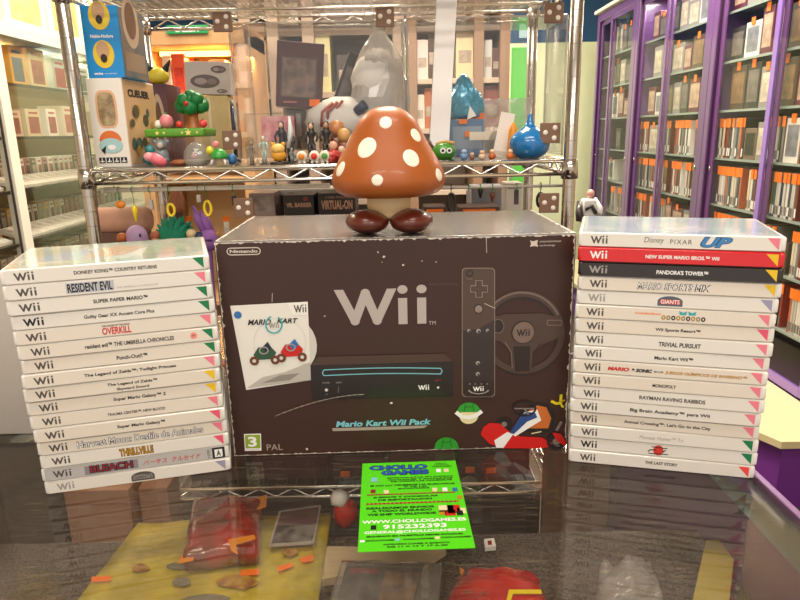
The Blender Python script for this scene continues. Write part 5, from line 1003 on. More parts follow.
for px, top, lab, c1, c2 in ((191, 229, 'small tan toy between green and purple plushes', 'd0a868', 'e6cda0'), (155, 231, 'small peach toy between lilac toy and green plush', 'd89c78', 'a85a3c'), (121, 233, 'tiny dark red toy left of the lilac toy', '8a3a24', 'c86a2c'), (199, 232, 'small dark blue toy beside the purple plush', '2a5a8a', '1f3a5a')):
    q = low_at(px, 1.20); hh = lowz(px, top, 1.20); t = thing('small_toy', lab, 'toy', q); b = MB(); b.lathe([(.010, 0), (.012, hh * .5), (.008, hh - .012)], plast('small_' + c1, c1, .5), n=14); b.build('body', t); b = MB(); b.ell((0, 0, hh - .009), (.010, .009, .0095), plast('smallh_' + c2, c2, .5), 12); b.build('head', t)
for px, py, lab in ((189.5, 219, 'orange price tag standing between the green and purple plushes'), (227, 219, 'orange price tag beside the connector plate under the shelf')):
    q = low_at(px, 1.235); z = lowz(px, py, 1.235); t = thing('price_tag', lab, 'tag', q); b = MB(); b.box((-.0065, -.001, z - .005), (.0065, .001, z + .005), orange_tag, .0006); b.build('card', t); b = MB(); b.box((-.005, -.0008, 0), (.005, .0008, z - .0052), mat('tag_stem_cream', 'dccfb8', .5)); b.build('stem', t)
Y = 1.30; q = low_at(123, Y); t = thing('cushion_roll', 'pale peach rolled cushion on the low shelf at far left', 'cushion', q); z0_, z1_ = lowz(123, 233, Y), lowz(123, 207, Y); pe = mat('cushion_peach', 'd6a58c', .8, noise_amt=.08)
b = MB(); b.T = Matrix.Translation((0, 0, (z0_ + z1_) / 2)) @ Matrix.Rotation(PI / 2, 4, 'Y'); rr_ = (z1_ - z0_) / 2; b.lathe([(0, -.058), (rr_ * .8, -.057), (rr_, -.05), (rr_, .05), (rr_ * .8, .057), (0, .058)], pe, n=24); b.T = Matrix(); b.build('roll', t); b = MB(); b.box((-.05, -.02, 0), (.05, .02, z0_ + .004), mat('cushion_base_brown', '6b4a3a', .6), .002); b.build('block', t)
q = low_at(180, 1.30); t = thing('pouch', 'coppery pleated pouch hanging behind the green spiky plush', 'pouch', q); b = MB(); z0_, z1_ = lowz(180, 212, 1.3), lowz(180, 190, 1.3)
for k in range(5): b.tube([((k - 2) * .004, 0, z1_), ((k - 2) * .0062, -.004, (z0_ + z1_) / 2), ((k - 2) * .0048, 0, z0_)], [.002, .0055, .003], mat('pouch_copper', 'c07a5c', .5), 8)
b.build('pleats', t); b = MB(); b.box((-.008, -.003, 0), (.008, .003, z0_), mat('pouch_stand_dark', '4a342a', .6)); b.build('support', t)
# dark boxed games behind the big box
for x0_, x1_, y0_, y1_, Y_, txt, lab, extra in ((285, 316, 195, 213, 1.27, 'VR. BARRER', 'dark box with tan lettering under the shelf, left of the widest lettered box', True), (319, 357, 194, 213, 1.26, 'VIRTUAL-ON', 'dark box with tall tan capitals behind the mushroom toy foot', False)):
    q = low_at((x0_ + x1_) / 2, Y_); w_ = wd(x1_ - x0_, Y_); h_ = lowz(300, y0_, Y_); t = thing('lettered_box', lab, 'box', q); b = MB(); b.box((-w_ / 2, 0, 0), (w_ / 2, .10, h_), mat('box_charcoal', '2b2422', .4), .001); b.build('carton', t)
    zb_ = lowz(300, y1_ - 1, Y_); b = MB(); put_text(b, txt, -w_ * .42, zb_ + (h_ - zb_) * (.28 if extra else .1), w_ * .42, zb_ + (h_ - zb_) * (.55 if extra else .62), mat('lettering_tan', 'b58a70', .4), -.0006, bold=.04)
    if extra: put_disc(b, w_ * .22, zb_ + (h_ - zb_) * .76, w_ * .08, .004, mat('print_rust', '8e3a24', .4), -.0006)
    else: put_text(b, 'CYBER TROOPERS', -w_ * .3, zb_ + (h_ - zb_) * .72, w_ * .4, zb_ + (h_ - zb_) * .84, mat('lettering_tan'), -.0006)
    b.build('lettering', t)
q = low_at(264, 1.28); t = thing('grey_box', 'pale grey-brown box under the shelf left of the dark lettered boxes', 'box', q); w_ = wd(26, 1.28); h_ = lowz(264, 193, 1.28); b = MB(); b.box((-w_ / 2, 0, 0), (w_ / 2, .1, h_), mat('box_greybrown', '9a8880', .4), .001); b.build('carton', t); b = MB(); put_poly(b, [(-w_ * .38, h_ - .035), (w_ * .38, h_ - .035), (w_ * .38, h_ - .006), (-w_ * .38, h_ - .006)], mat('print_grey_mauve', '7a6a66', .4, col2='a8988f', noise_scale=50), -.0006); b.build('picture', t)
q = low_at(305, 1.40); t = thing('white_tray', 'white tray stacked under the shelf above the dark lettered boxes', 'tray', (q.x, 1.345, LOW)); h_ = lowz(305, 189, 1.345); b = MB(); b.box((-.06, 0, h_ - .012), (.085, .08, h_), mat('tray_white', 'd5cdc6', .4), .002); b.build('tray', t); b = MB(); b.box((-.055, .06, 0), (.08, .075, h_ - .0122), mat('tray_support', 'a0958c', .5)); b.build('support', t)
for x0_, x1_, y0_, lab, col in ((424, 446, 207, 'dark flat box behind the mushroom toy right foot', '3a2420'), (458, 500, 207, 'brown box with orange strip under the right shelf half', '4a3026'), (505, 522, 183, 'white tall box under the right shelf half', 'ebe4dc'), (471, 503, 186, 'blue-grey box under the right shelf half', '8f929c')):
    Y_ = {207: 1.24, 183: 1.32, 186: 1.40}[y0_]; q = low_at((x0_ + x1_) / 2, Y_); w_ = wd(x1_ - x0_, Y_); h_ = lowz((x0_ + x1_) / 2, y0_, Y_); t = thing('small_box', lab, 'box', q); b = MB(); b.box((-w_ / 2, 0, 0), (w_ / 2, .06, h_), mat('smallbox_' + col, col, .45), .001); b.build('carton', t)
    b = MB(); put_poly(b, [(-w_ * .4, h_ - .012), (w_ * .4, h_ - .012), (w_ * .4, h_ - .004), (-w_ * .4, h_ - .004)], orange_tag if y0_ == 207 else ink_lgrey, -.0006); b.build('label_strip', t)
# toy robot on a stand right of the rack
Y = 1.62; q = W(588, 222, Y); t = thing('robot_toy', 'white and black winged toy on a stand right of the wire rack', 'toy', (q.x, Y, LOW)); hh = W(588, 222, Y).z - LOW; s_ = wd(1, Y)
b = MB(); b.cyl((0, 0, -.94 - LOW - .06), (0, 0, hh), .012, mat('stand_dark', '3a332f', .4), n=12); b.box((-.06, -.06, -1 - LOW), (.06, .06, -1 - LOW + .02), MATS['stand_dark'], .003); b.build('stand', t)
wq = plast('robot_white', 'dcdad8'); kq = plast('robot_dark', '3c3836'); pk = plast('robot_pink', 'd09a8a')
b = MB(); b.box((-7 * s_, -.02, hh + 6 * s_), (6 * s_, .02, hh + 24 * s_), wq, .006, 3); b.box((-9 * s_, -.012, hh), (-3 * s_, .012, hh + 8 * s_), kq, .003); b.box((1 * s_, -.012, hh), (7 * s_, .012, hh + 8 * s_), wq, .003); b.build('body', t)
b = MB(); b.ell((1 * s_, 0, hh + 29 * s_), (4 * s_, .014, 4.5 * s_), pk, 12); b.build('head', t); b = MB(); b.tube([(-8 * s_, .01, hh + 20 * s_), (-11 * s_, -.01, hh + 10 * s_), (-10 * s_, -.01, hh + 2 * s_)], .009, kq, 8); b.build('arm', t); b = MB(); b.tube([(6 * s_, .01, hh + 22 * s_), (10 * s_, -.01, hh + 14 * s_), (8 * s_, -.02, hh + 8 * s_)], .009, wq, 8); b.build('arm', t); b = MB(); b.tube([(-6 * s_, -.022, hh + 14 * s_), (0, -.026, hh + 18 * s_), (5 * s_, -.022, hh + 10 * s_)], .005, kq, 6); b.build('dark_band', t)

# ------------------------------------------------------------------ white corner panel left of the counter
pm = mat('panel_white', 'c4bdb3', .5)
t = thing('side_screen', 'white corner screen panel standing at the left end of the counter', 'screen', (-.53, .76, 0.0006))
b = MB(); b.box((-.012, -.62 + .1, 0), (0, 0, .215), pm, .001); b.build('side_panel', t)
b = MB(); b.box((-.012, .0005, 0), (.075, .012, .205), pm, .001); b.build('rear_panel', t)

# ------------------------------------------------------------------ left glass cabinet
LX = -1.55
cab_white = mat('cabinet_white', 'e8e2d6', .4); cab_back = mat('cabinet_back_tan', '7a6645', .6, noise_amt=.08, noise_scale=8)
lc = thing('glass_cabinet', 'white-framed glass cabinet full of boxes along the left wall', 'cabinet', (LX - .22, 3.0, -1))
LY0, LY1 = 1.75, 4.3; ZS = (-.47, -.26, -.05, .165, .378, .59, .81)
b = MB(); b.box((LX - .45, LY0, -1), (LX - .43, LY1, 1.4), cab_back); rel(b, lc, 'back_panel')
b = MB(); b.box((LX - .43, LY0, -1), (LX, LY1, -.48), cab_white, .003); rel(b, lc, 'plinth')
gs = glass('shelf_glass', 'fafdfb', .03, 1.5, haze=.015, hazecol='dfe8e0')
for z in ZS[1:-1]:
    b = MB(); b.box((LX - .42, LY0 + .01, z - .006), (LX - .02, LY1 - .01, z), gs); rel(b, lc, 'glass_shelf')
    b = MB(); b.box((LX - .0199, LY0 + .01, z - .011), (LX - .014, LY1 - .01, z + .002), mat('shelf_edge_dark', '201d18', .4)); rel(b, lc, 'shelf_edge')
b = MB(); b.box((LX - .43, LY0, .77), (LX, LY1, .82), mat('header_pale_teal', 'bcd2ce', .4), .002); rel(b, lc, 'header')
for y in (2.02, 2.67, 4.28): b = MB(); b.box((LX - .03, y - .03, -.479), (LX + .012, y + .03, .769), cab_white, .002); rel(b, lc, 'post')
for y0_, y1_ in ((2.06, 2.63), (2.71, 3.35), (3.36, 4.24)): b = MB(); b.box((LX - .004, y0_, -.47), (LX, y1_, .765), side_g); b2 = rel(b, lc, 'glass_pane'); b = MB(); b.box((LX - .005, y1_ - .001, -.47), (LX + .002, y1_ + .006, .765), mat('seal_dark', '2c2a26', .4)); rel(b, lc, 'door_seal')
b = MB(); b.box((LX - .40, LY0 + .1, .755), (LX - .36, LY1 - .1, .769), mat('lamp_tube_warm', 'fff0d8', .5, emit=3)); rel(b, lc, 'strip_lamp')
r4 = random.Random(21)
def cab_box(parent_label, cat, x, y, z, dx_, dy_, h, col, art, name='toy_box', group=None):
    t = thing(name, parent_label, cat, (x, y, z + .0006), 0, group); m = mat('card_' + col, col, .45)
    b = MB(); b.box((-dx_, -dy_ / 2, 0), (0, dy_ / 2, h), m, .0015); b.build('carton', t)
    b = MB(); b.T = Matrix.Rotation(PI / 2, 4, 'Z'); put_poly(b, [(-dy_ * .36, h * .12), (dy_ * .36, h * .12), (dy_ * .36, h * .72), (-dy_ * .36, h * .72)], mat('art_' + art, art, .4, noise_amt=.35, noise_scale=30), -.0008); put_stroke(b, [(-dy_ * .3, h * .86), (dy_ * .3, h * .86)], h * .07, mat('artline_' + art, art, .4), -.0008, round_=False); b.T = Matrix(); b.build('front_picture', t); return t
for i, (y, dy_, h, col, art, lab) in enumerate(((2.50, .10, .16, '6f5d4c', '2e2622', 'grey-brown box with dark round print on top left cabinet shelf'), (2.80, .13, .17, 'a5764a', '2f2420', 'tan box with dark oval print on the cabinet top shelf, right of the white post'), (2.96, .11, .165, 'e9b45a', '5a6a80', 'yellow-orange box on the left cabinet top shelf'), (3.12, .14, .172, 'e6d6a8', 'b0604a', 'tall cream box on the left cabinet top shelf'), (3.32, .13, .15, 'c8d0cc', 'c0302c', 'white and red box on the left cabinet top shelf'), (3.55, .14, .13, 'c8ccc8', '4a5a50', 'pale wrapped box at the right on the cabinet top shelf'), (3.8, .15, .17, 'e9d9b4', 'c88a4a', 'cream box behind the rack post on the cabinet top shelf'))): cab_box(lab, 'box', LX - .08, y, .59, .12, dy_, h, col, art)
for i, (y, dy_, h, col, art, lab) in enumerate(((2.46, .12, .12, 'b9a890', '6a4a3a', 'dull box left of the white post on the second cabinet shelf'), (2.86, .12, .11, 'cbb09a', '9a5a50', 'pale pink-grey box on the second cabinet shelf'), (3.02, .12, .12, 'cfbf9f', 'a03c3a', 'cream box with reddish picture on the second cabinet shelf'), (3.18, .09, .125, 'ece6dc', 'b0505a', 'white slim box on the second cabinet shelf'), (3.34, .10, .145, 'e8dcc8', 'd0706a', 'white box with red figure print on the second cabinet shelf'), (3.46, .09, .13, 'd98a92', 'c05a6a', 'pink box on the second cabinet shelf'), (3.72, .14, .13, 'd8c8a8', 'a88a60', 'tan box at the far right of the second cabinet shelf'))): cab_box(lab, 'box', LX - .08, y, .378, .12, dy_, h, col, art)
for zi, zname, cols in ((.165, 'third', ('efe9e2', 'd0c6ba', 'b98a84', '6d6258')), (-.05, 'fourth', ('d8cdbd', 'a58f78', '4a3a30', 'c99a58', '7a3e34')), (-.26, 'fifth', ('d8cdbd', 'b5a898', '8a7a6c'))):
    proto = None
    n = 0
    for y in [2.14 + .052 * k for k in range(39)]:
        if abs(y - 2.67) < .03: continue
        col = cols[r4.randrange(len(cols))]; key = (zi, col)
        proto = CABP.get(key) if 'CABP' in globals() else None
        if 'CABP' not in globals(): CABP = {}
        lab = 'small upright game box in the back row on the %s left cabinet shelf' % zname; g_ = 'upright boxes on the %s left cabinet shelf' % zname
        loc = (LX - .20, y, zi + .0006)
        if key not in CABP: CABP[key] = cab_box(lab, 'game box', loc[0], y, zi, .10, .042, .115, col, r4.choice(('b06a5c', '8a8a88', 'c8b0a0', '5a4a48')), 'cartridge_box', g_)
        else: dup(CABP[key], loc, 0, lab, g_)
    for y in [2.16 + .075 * k for k in range(27)]:
        if abs(y - 2.67) < .03: continue
        key = ('lie', zi); lab = 'white flat game box lying tilted in the front row on the %s left cabinet shelf' % zname; g_ = 'tilted boxes on the %s left cabinet shelf' % zname
        loc = (LX - .045, y, zi + .0012); rot = (0, .30, 0)
        if key not in CABP:
            t = thing('cartridge_box', lab, 'game box', loc, group=g_, rot=rot); b = MB(); b.box((-.115, -.034, 0), (0, .034, .014), mat('flat_box_white', 'ece6dc', .35), .001); b.build('shell', t); b = MB(); b.box((-.108, -.030, .0142), (-.03, .030, .0146), mat('flat_box_art', 'a89a90', .4, col2='d8cec4', noise_scale=35)); b.build('cover', t); CABP[key] = t
        else: dup(CABP[key], loc, 0, lab, g_, rot)
for y, h, lab, col in ((3.0, .28, 'large cream box on top of the left cabinet, nearest', 'f2e6c4'), (3.35, .30, 'large cream box with yellow print on top of the left cabinet', 'f4eacb'), (3.72, .26, 'large white box on top of the left cabinet, behind the rack post', 'f0ead8'), (2.6, .3, 'large pale box on top of the left cabinet above the white post', 'f3ecd6'), (4.1, .28, 'large pale box on top of the left cabinet at its far end', 'efe4c8')): cab_box(lab, 'box', LX - .03, y, .82, .35, .33, h, col, 'e8cf86', 'storage_box')

# ------------------------------------------------------------------ purple game cabinets on the right
RX = 1.60; PUR = mat('cabinet_purple', '6a4478', .28, coat=.5); PURD = mat('cabinet_purple_dark', '35193c', .35); LIL = mat('cabinet_lilac', '8766b4', .28, coat=.5)
ZR = (-.70, -.50, -.265, -.03, .204, .437, .67, .90); ZTOP = 1.16
inner = mat('cabinet_inside', '4f4a47', .5)
def game_box_proto(col):
    b = MB(); b.box((0, -.0075, 0), (.135, .0075, .19), mat('spine_' + col, col, .3, coat=.3), .0012); o = b.build('game_box')
    b = MB(); b.box((-.0006, -.0055, .012), (.0002, .0055, .05), mat('spine_label_' + col, ('e6e0d8' if col in ('2a2626', '5a2a24', '24364a', '6e2420') else '6a6460'), .4)); b.build('spine_label', o)
    return o
GP = {}; gcols = ('c9c4bc', 'b8b0a6', '2a2626', '8a3a2c', 'd8d2c8', '5a2a24', '77706a', 'b05a3c', '24364a', 'd2c6a8', '6e2420')
tag0 = None; r5 = random.Random(11); NG = [0]
ORD = ('nearest', 'second nearest', 'third nearest'); SHN = {-.70: 'lowest', -.50: 'second lowest', -.265: 'third lowest', -.03: 'middle', .204: 'fourth from top', .437: 'third from top', .67: 'second from top', .90: 'topmost'}
def purple_cabinet(ci, y0, y1, ymid, first):
    nm = ORD[ci]; t = thing('game_cabinet', 'purple sliding-door glass cabinet full of games along the right wall, %s of the three' % nm, 'cabinet', (RX + .2, (y0 + y1) / 2, -1))
    b = MB(); b.box((RX + .36, y0, -1), (RX + .38, y1, 1.22), inner); rel(b, t, 'back_panel')
    for y in (y0, y1 - .03): b = MB(); b.box((RX + .035, y, -1), (RX + .359, y + .03, 1.22), PUR); rel(b, t, 'side_panel')
    b = MB(); b.box((RX, y0 + .001, -1), (RX + .034, y0 + .045, 1.22), PUR, .004); b.box((RX, y1 - .045, -1), (RX + .034, y1 - .001, 1.22), PUR, .004); b.box((RX, y0 + .045, ZTOP), (RX + .034, y1 - .045, 1.22), PUR, .004); b.box((RX, y0 + .045, -1), (RX + .034, y1 - .045, ZR[0] - .02), PURD, .002)
    for yy in (y0 + .0455, y1 - .0545): b.box((RX + .006, yy, ZR[0] - .02), (RX + .028, yy + .009, ZTOP), PURD)
    rel(b, t, 'frame')
    b = MB(); b.box((RX + .035, y0 + .03, 1.19), (RX + .359, y1 - .03, 1.22), cab_white); rel(b, t, 'top_panel')
    b = MB(); b.box((RX - .03, y0, 1.221), (RX + .38, y1, 1.245), mat('cabinet_cream_top', 'e6dcc4', .4), .003); rel(b, t, 'top_board')
    for z in ZR[:1]: b = MB(); b.box((RX + .045, y0 + .031, z - .02), (RX + .358, y1 - .031, z), PURD); rel(b, t, 'bottom_board')
    for z in ZR[1:]:
        b = MB(); b.box((RX + .05, y0 + .031, z - .006), (RX + .358, y1 - .031, z), glass('cabinet_shelf_glass', 'eef6f1', .05, 1.5, haze=.38, hazecol='dbe6df')); rel(b, t, 'glass_shelf')  # pale haze in the glass paints the shelves as lit
        b = MB(); b.box((RX + .046, y0 + .031, z - .009), (RX + .0499, y1 - .031, z + .002), mat('shelf_lip', '8f9a92', .3)); rel(b, t, 'shelf_lip')
    for k, (a, c, xo) in enumerate(((y0 + .05, ymid + .03, .012), (ymid - .03, y1 - .05, .028))):
        b = MB(); w_ = .034; m_ = LIL if k == 0 and ci == 0 else PUR
        b.box((RX + xo - .008, a, ZR[0] - .01), (RX + xo + .004, a + w_, ZTOP), m_, .002); b.box((RX + xo - .008, c - w_, ZR[0] - .01), (RX + xo + .004, c, ZTOP), m_, .002)
        b.box((RX + xo - .008, a + w_, ZTOP - .03), (RX + xo + .004, c - w_, ZTOP), m_); b.box((RX + xo - .008, a + w_, ZR[0] - .01), (RX + xo + .004, c - w_, ZR[0] + .03), m_)
        d = rel(b, t, 'door')
        b = MB(); b.box((RX + xo - .004, a + w_, ZR[0] + .03), (RX + xo, c - w_, ZTOP - .03), glass('door_glass', 'fdfefe', .02, 1.42, boost=.4)); b.build('pane', d)
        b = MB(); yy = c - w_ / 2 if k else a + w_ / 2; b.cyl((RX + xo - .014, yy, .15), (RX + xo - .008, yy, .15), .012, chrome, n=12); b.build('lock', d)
    # contents
    global tag0
    for z in ((.90,) + ZR[1:7] if ci == 0 else ZR[2:]) :
        y = y0 + .06
        while y < y1 - .07:
            run = r5.randrange(4, 9)
            if z >= .437 or r5.random() < (.18 if z > 0 else .08):                        # bigger boxed things, mostly on the high shelves
                dy_ = r5.uniform(.09, .16); h = r5.uniform(.13, .205)
                if y + dy_ > y1 - .06: break
                col, art = r5.choice((('4a3a30', '8a6a4a'), ('6e5a48', '2e2622'), ('d8d2c8', '8a8a90'), ('5a2030', 'c8a890'), ('8a8580', 'd8c8b0'), ('2c2826', '7a7068'))) ; NG[0] += 1
                x = RX + .062; tt = thing('toy_box', '%s boxed collectible on the %s shelf of the %s purple cabinet' % ({'4a3a30': 'dark brown', '6e5a48': 'mid brown', 'd8d2c8': 'white', '5a2030': 'wine red', '8a8580': 'grey', '2c2826': 'black'}[col], SHN[z], nm), 'box', (x, y + dy_ / 2, z + .0006), 0, 'boxed collectibles on the %s shelf of the %s cabinet' % (SHN[z], nm))
                b = MB(); b.box((0, -dy_ / 2, 0), (.14, dy_ / 2, h), mat('tbox_' + col, col, .4), .002); b.build('carton', tt); b = MB(); b.T = Matrix.Rotation(-PI / 2, 4, 'Z'); put_poly(b, [(-dy_ * .38, h * .15), (dy_ * .38, h * .15), (dy_ * .38, h * .85), (-dy_ * .38, h * .85)], mat('tart_' + art, art, .4, noise_amt=.4, noise_scale=25), -.0008); b.T = Matrix(); b.build('front_picture', tt)
                if r5.random() < .5: b = MB(); b.box((-.003, -.012, h * .9), (-.001, .02, h + .018), orange_tag); b.build('price_tag', tt)
                y += dy_ + .006
            else:
                for k in range(run):
                    if y > y1 - .065 or NG[0] > 330: break
                    col = r5.choice(gcols); lean = 0
                    lab = '%s game box on the %s shelf of the %s purple cabinet' % ({'c9c4bc': 'pale grey', 'b8b0a6': 'grey', '2a2626': 'black', '8a3a2c': 'rust red', 'd8d2c8': 'white', '5a2a24': 'dark red', '77706a': 'mid grey', 'b05a3c': 'orange-brown', '24364a': 'navy', 'd2c6a8': 'cream', '6e2420': 'deep red'}[col], SHN[z], nm)
                    grp = 'games on the %s shelf of the %s purple cabinet' % (SHN[z], nm); loc = (RX + .056 + r5.uniform(0, .006), y + .008, z + .0006)
                    if col not in GP: o = GP[col] = tag(game_box_proto(col), lab, 'game box', grp); o.location = loc
                    else: o = dup(GP[col], loc, 0, lab, grp); o['category'] = 'game box'
                    if k % 2 == 0 or r5.random() < .25:
                        if tag0 is None: b = MB(); b.box((-.0022, -.011, .15), (-.0008, .012, .194), orange_tag, .0004); tag0 = b.build('price_tag', o)
                        else: g_ = bpy.data.objects.new('price_tag', tag0.data); C.objects.link(g_); g_.parent = o
                    y += .0172; NG[0] += 1
                y += r5.choice((.004, .03, .06))
purple_cabinet(0, 2.34, 3.47, 2.88, True); purple_cabinet(1, 3.472, 4.57, 4.06, False); purple_cabinet(2, 4.572, 5.45, 5.1, False)
# cream-topped step along the foot of the cabinets
st = thing('cabinet_step', 'cream-topped purple step along the foot of the purple cabinets', 'step', (1.4, 3.2, -1)); 
b = MB(); b.prism([(1.26, 2.20), (1.33, 2.06), (1.598, 2.06), (1.598, 5.4), (1.26, 5.4)], -.742, -.715, mat('step_cream', 'cfc298', .4)); rel(b, st, 'top_board')
b = MB(); b.prism([(1.30, 2.22), (1.36, 2.10), (1.597, 2.10), (1.597, 5.39), (1.30, 5.39)], -1, -.7425, mat('step_purple', '6e2f8a', .4)); rel(b, st, 'base')
b = MB(); b.box((1.292, 2.24, -.86), (1.2999, 5.38, -.83), LIL); rel(b, st, 'lilac_strip')

# ------------------------------------------------------------------ back of the shop
wood = mat('bay_wood', 'c49a6e', .5, noise_amt=.15, noise_scale=10)
BY = 3.0
def bx_(px, py, Y): p = W(px, py, Y); return p
xa, xb = W(128, 60, BY).x, W(246, 60, BY).x
bay = thing('wooden_bay', 'wooden shelf bay with warm light inside, behind the toy tree', 'shelf', ((xa + xb) / 2, BY, -1))
zt_, zl_ = W(190, 28, BY).z, W(190, 50, BY).z; zm_ = W(190, 98, BY).z
for x in (xa, xb - .05): b = MB(); b.box((x, BY, -1), (x + .05, BY + .45, zt_ + .02), wood, .003); rel(b, bay, 'side_panel')
b = MB(); b.box((xa, BY - .01, zl_ + .02), (xb, BY + .45, zt_), wood, .003); rel(b, bay, 'top_board')
for z in (zm_, zm_ - .35, -.4): b = MB(); b.box((xa + .051, BY, z - .025), (xb - .051, BY + .43, z), wood, .003); rel(b, bay, 'shelf')
b = MB(); b.box((xa, BY + .451, -1), (xb, BY + .47, zt_), mat('bay_back', 'e6c690', .6)); rel(b, bay, 'back_panel')
b = MB(); b.box((xa + .1, BY + .12, zl_ - .01), (xb - .1, BY + .16, zl_ + .01), mat('bay_lamp', 'ffc870', .5, emit=4)); rel(b, bay, 'strip_lamp')
sg = thing('green_sign', 'small green sign with white lettering on the wooden bay', 'sign', W(187, 29.5, BY - .022)); w_ = wd(40, BY); b = MB(); b.box((-w_ / 2, 0, -.017), (w_ / 2, .008, .017), mat('sign_green', '1d8a4e', .4), .002); b.build('board', sg); b = MB(); put_text(b, 'SALIDA', -w_ * .28, -.010, w_ * .28, .010, ink_white, -.0008, bold=.04); b.build('lettering', sg)
for i, (px0, px1, top, lab, col, art) in enumerate(((150, 163, 70, 'white carton on the lit wooden bay shelf, at left', 'e6dccb', 'b0a89a'), (164, 172, 56, 'pale tall carton on the lit wooden bay shelf', 'e9e0d0', 'd0b090'), (173, 186, 54, 'orange-red carton on the lit wooden bay shelf', 'e0603a', 'c83a20'), (190, 206, 66, 'yellow carton on the lit wooden bay shelf', 'f0c040', 'e8a020'), (210, 226, 60, 'cream carton on the lit wooden bay shelf, at right', 'e8d2a0', 'c89a5a'))):
    x0_, x1_ = W(px0, 80, BY + .1).x, W(px1, 80, BY + .1).x; h = W(px0, top, BY + .1).z - zm_; t = thing('carton', lab, 'box', ((x0_ + x1_) / 2, BY + .1, zm_ + .0006)); b = MB(); b.box(((x0_ - x1_) / 2, 0, 0), ((x1_ - x0_) / 2, .15, h), mat('bc_' + col, col, .5), .002); b.build('carton', t); b = MB(); put_poly(b, [((x0_ - x1_) * .36, h * .2), ((x1_ - x0_) * .36, h * .2), ((x1_ - x0_) * .36, h * .7), ((x0_ - x1_) * .36, h * .7)], mat('ba_' + art, art, .5, noise_amt=.3), -.0008); b.build('front_picture', t)
# tall tan shelving behind the clear cubes
TY = 3.5; xa, xb = W(247, 60, TY).x, W(399, 60, TY).x
ts = thing('tan_shelving', 'tan wooden shelving behind the clear cubes and white plush', 'shelf', ((xa + xb) / 2, TY, -1))
tanw = mat('shelving_tan', 'a99789', .5, noise_amt=.1, noise_scale=7); tang = mat('shelving_greybrown', '93857b', .55, noise_amt=.1, noise_scale=7)
b = MB(); b.box((xa, TY + .4, -1), (xb, TY + .42, 1.5), tang); rel(b, ts, 'back_panel')
for px in (247, 274, 309, 399): x = W(px, 60, TY).x; b = MB(); b.box((x - .03, TY, -1), (x + .03, TY + .399, 1.5), tanw if px != 247 else tang, .003); rel(b, ts, 'upright')
for py in (24, 92, 150, 200): z = W(320, py, TY).z; b = MB(); b.box((xa + .031, TY + .01, z - .03), (xb - .031, TY + .398, z), tanw, .002); rel(b, ts, 'shelf')
for px0, px1, bot, top, lab, col in ((277, 300, 24, 4, 'white and red boxes row on the tan shelving top, left', 'e2d6cc'), (311, 330, 92, 28, 'cream upright panel box on the tan shelving', 'd8d2a0'), (336, 352, 92, 55, 'dark box on the tan shelving behind the black angular box', '3a302c'), (250, 270, 92, 40, 'greyish box on the tan shelving at left', '9c8a7c'), (282, 303, 92, 45, 'tan box on the tan shelving behind the maroon toy box', 'd0b088'), (366, 390, 92, 50, 'olive beige box on the tan shelving behind the plastic bag', 'a39a82')):
    Y_ = TY + .06; x0_, x1_ = W(px0, 50, Y_).x, W(px1, 50, Y_).x; z0_ = W(320, bot, TY).z; h = W(px0, top, Y_).z - z0_; t = thing('carton', lab, 'box', ((x0_ + x1_) / 2, Y_, z0_ + .0006)); b = MB(); b.box(((x0_ - x1_) / 2, 0, 0), ((x1_ - x0_) / 2, .2, h), mat('bc_' + col, col, .5), .002); b.build('carton', t); b = MB(); put_poly(b, [((x0_ - x1_) * .36, h * .25), ((x1_ - x0_) * .36, h * .25), ((x1_ - x0_) * .36, h * .6), ((x0_ - x1_) * .36, h * .6)], mat('ba2_' + col, 'b8a898', .5, noise_amt=.3), -.0008); b.build('front_picture', t)
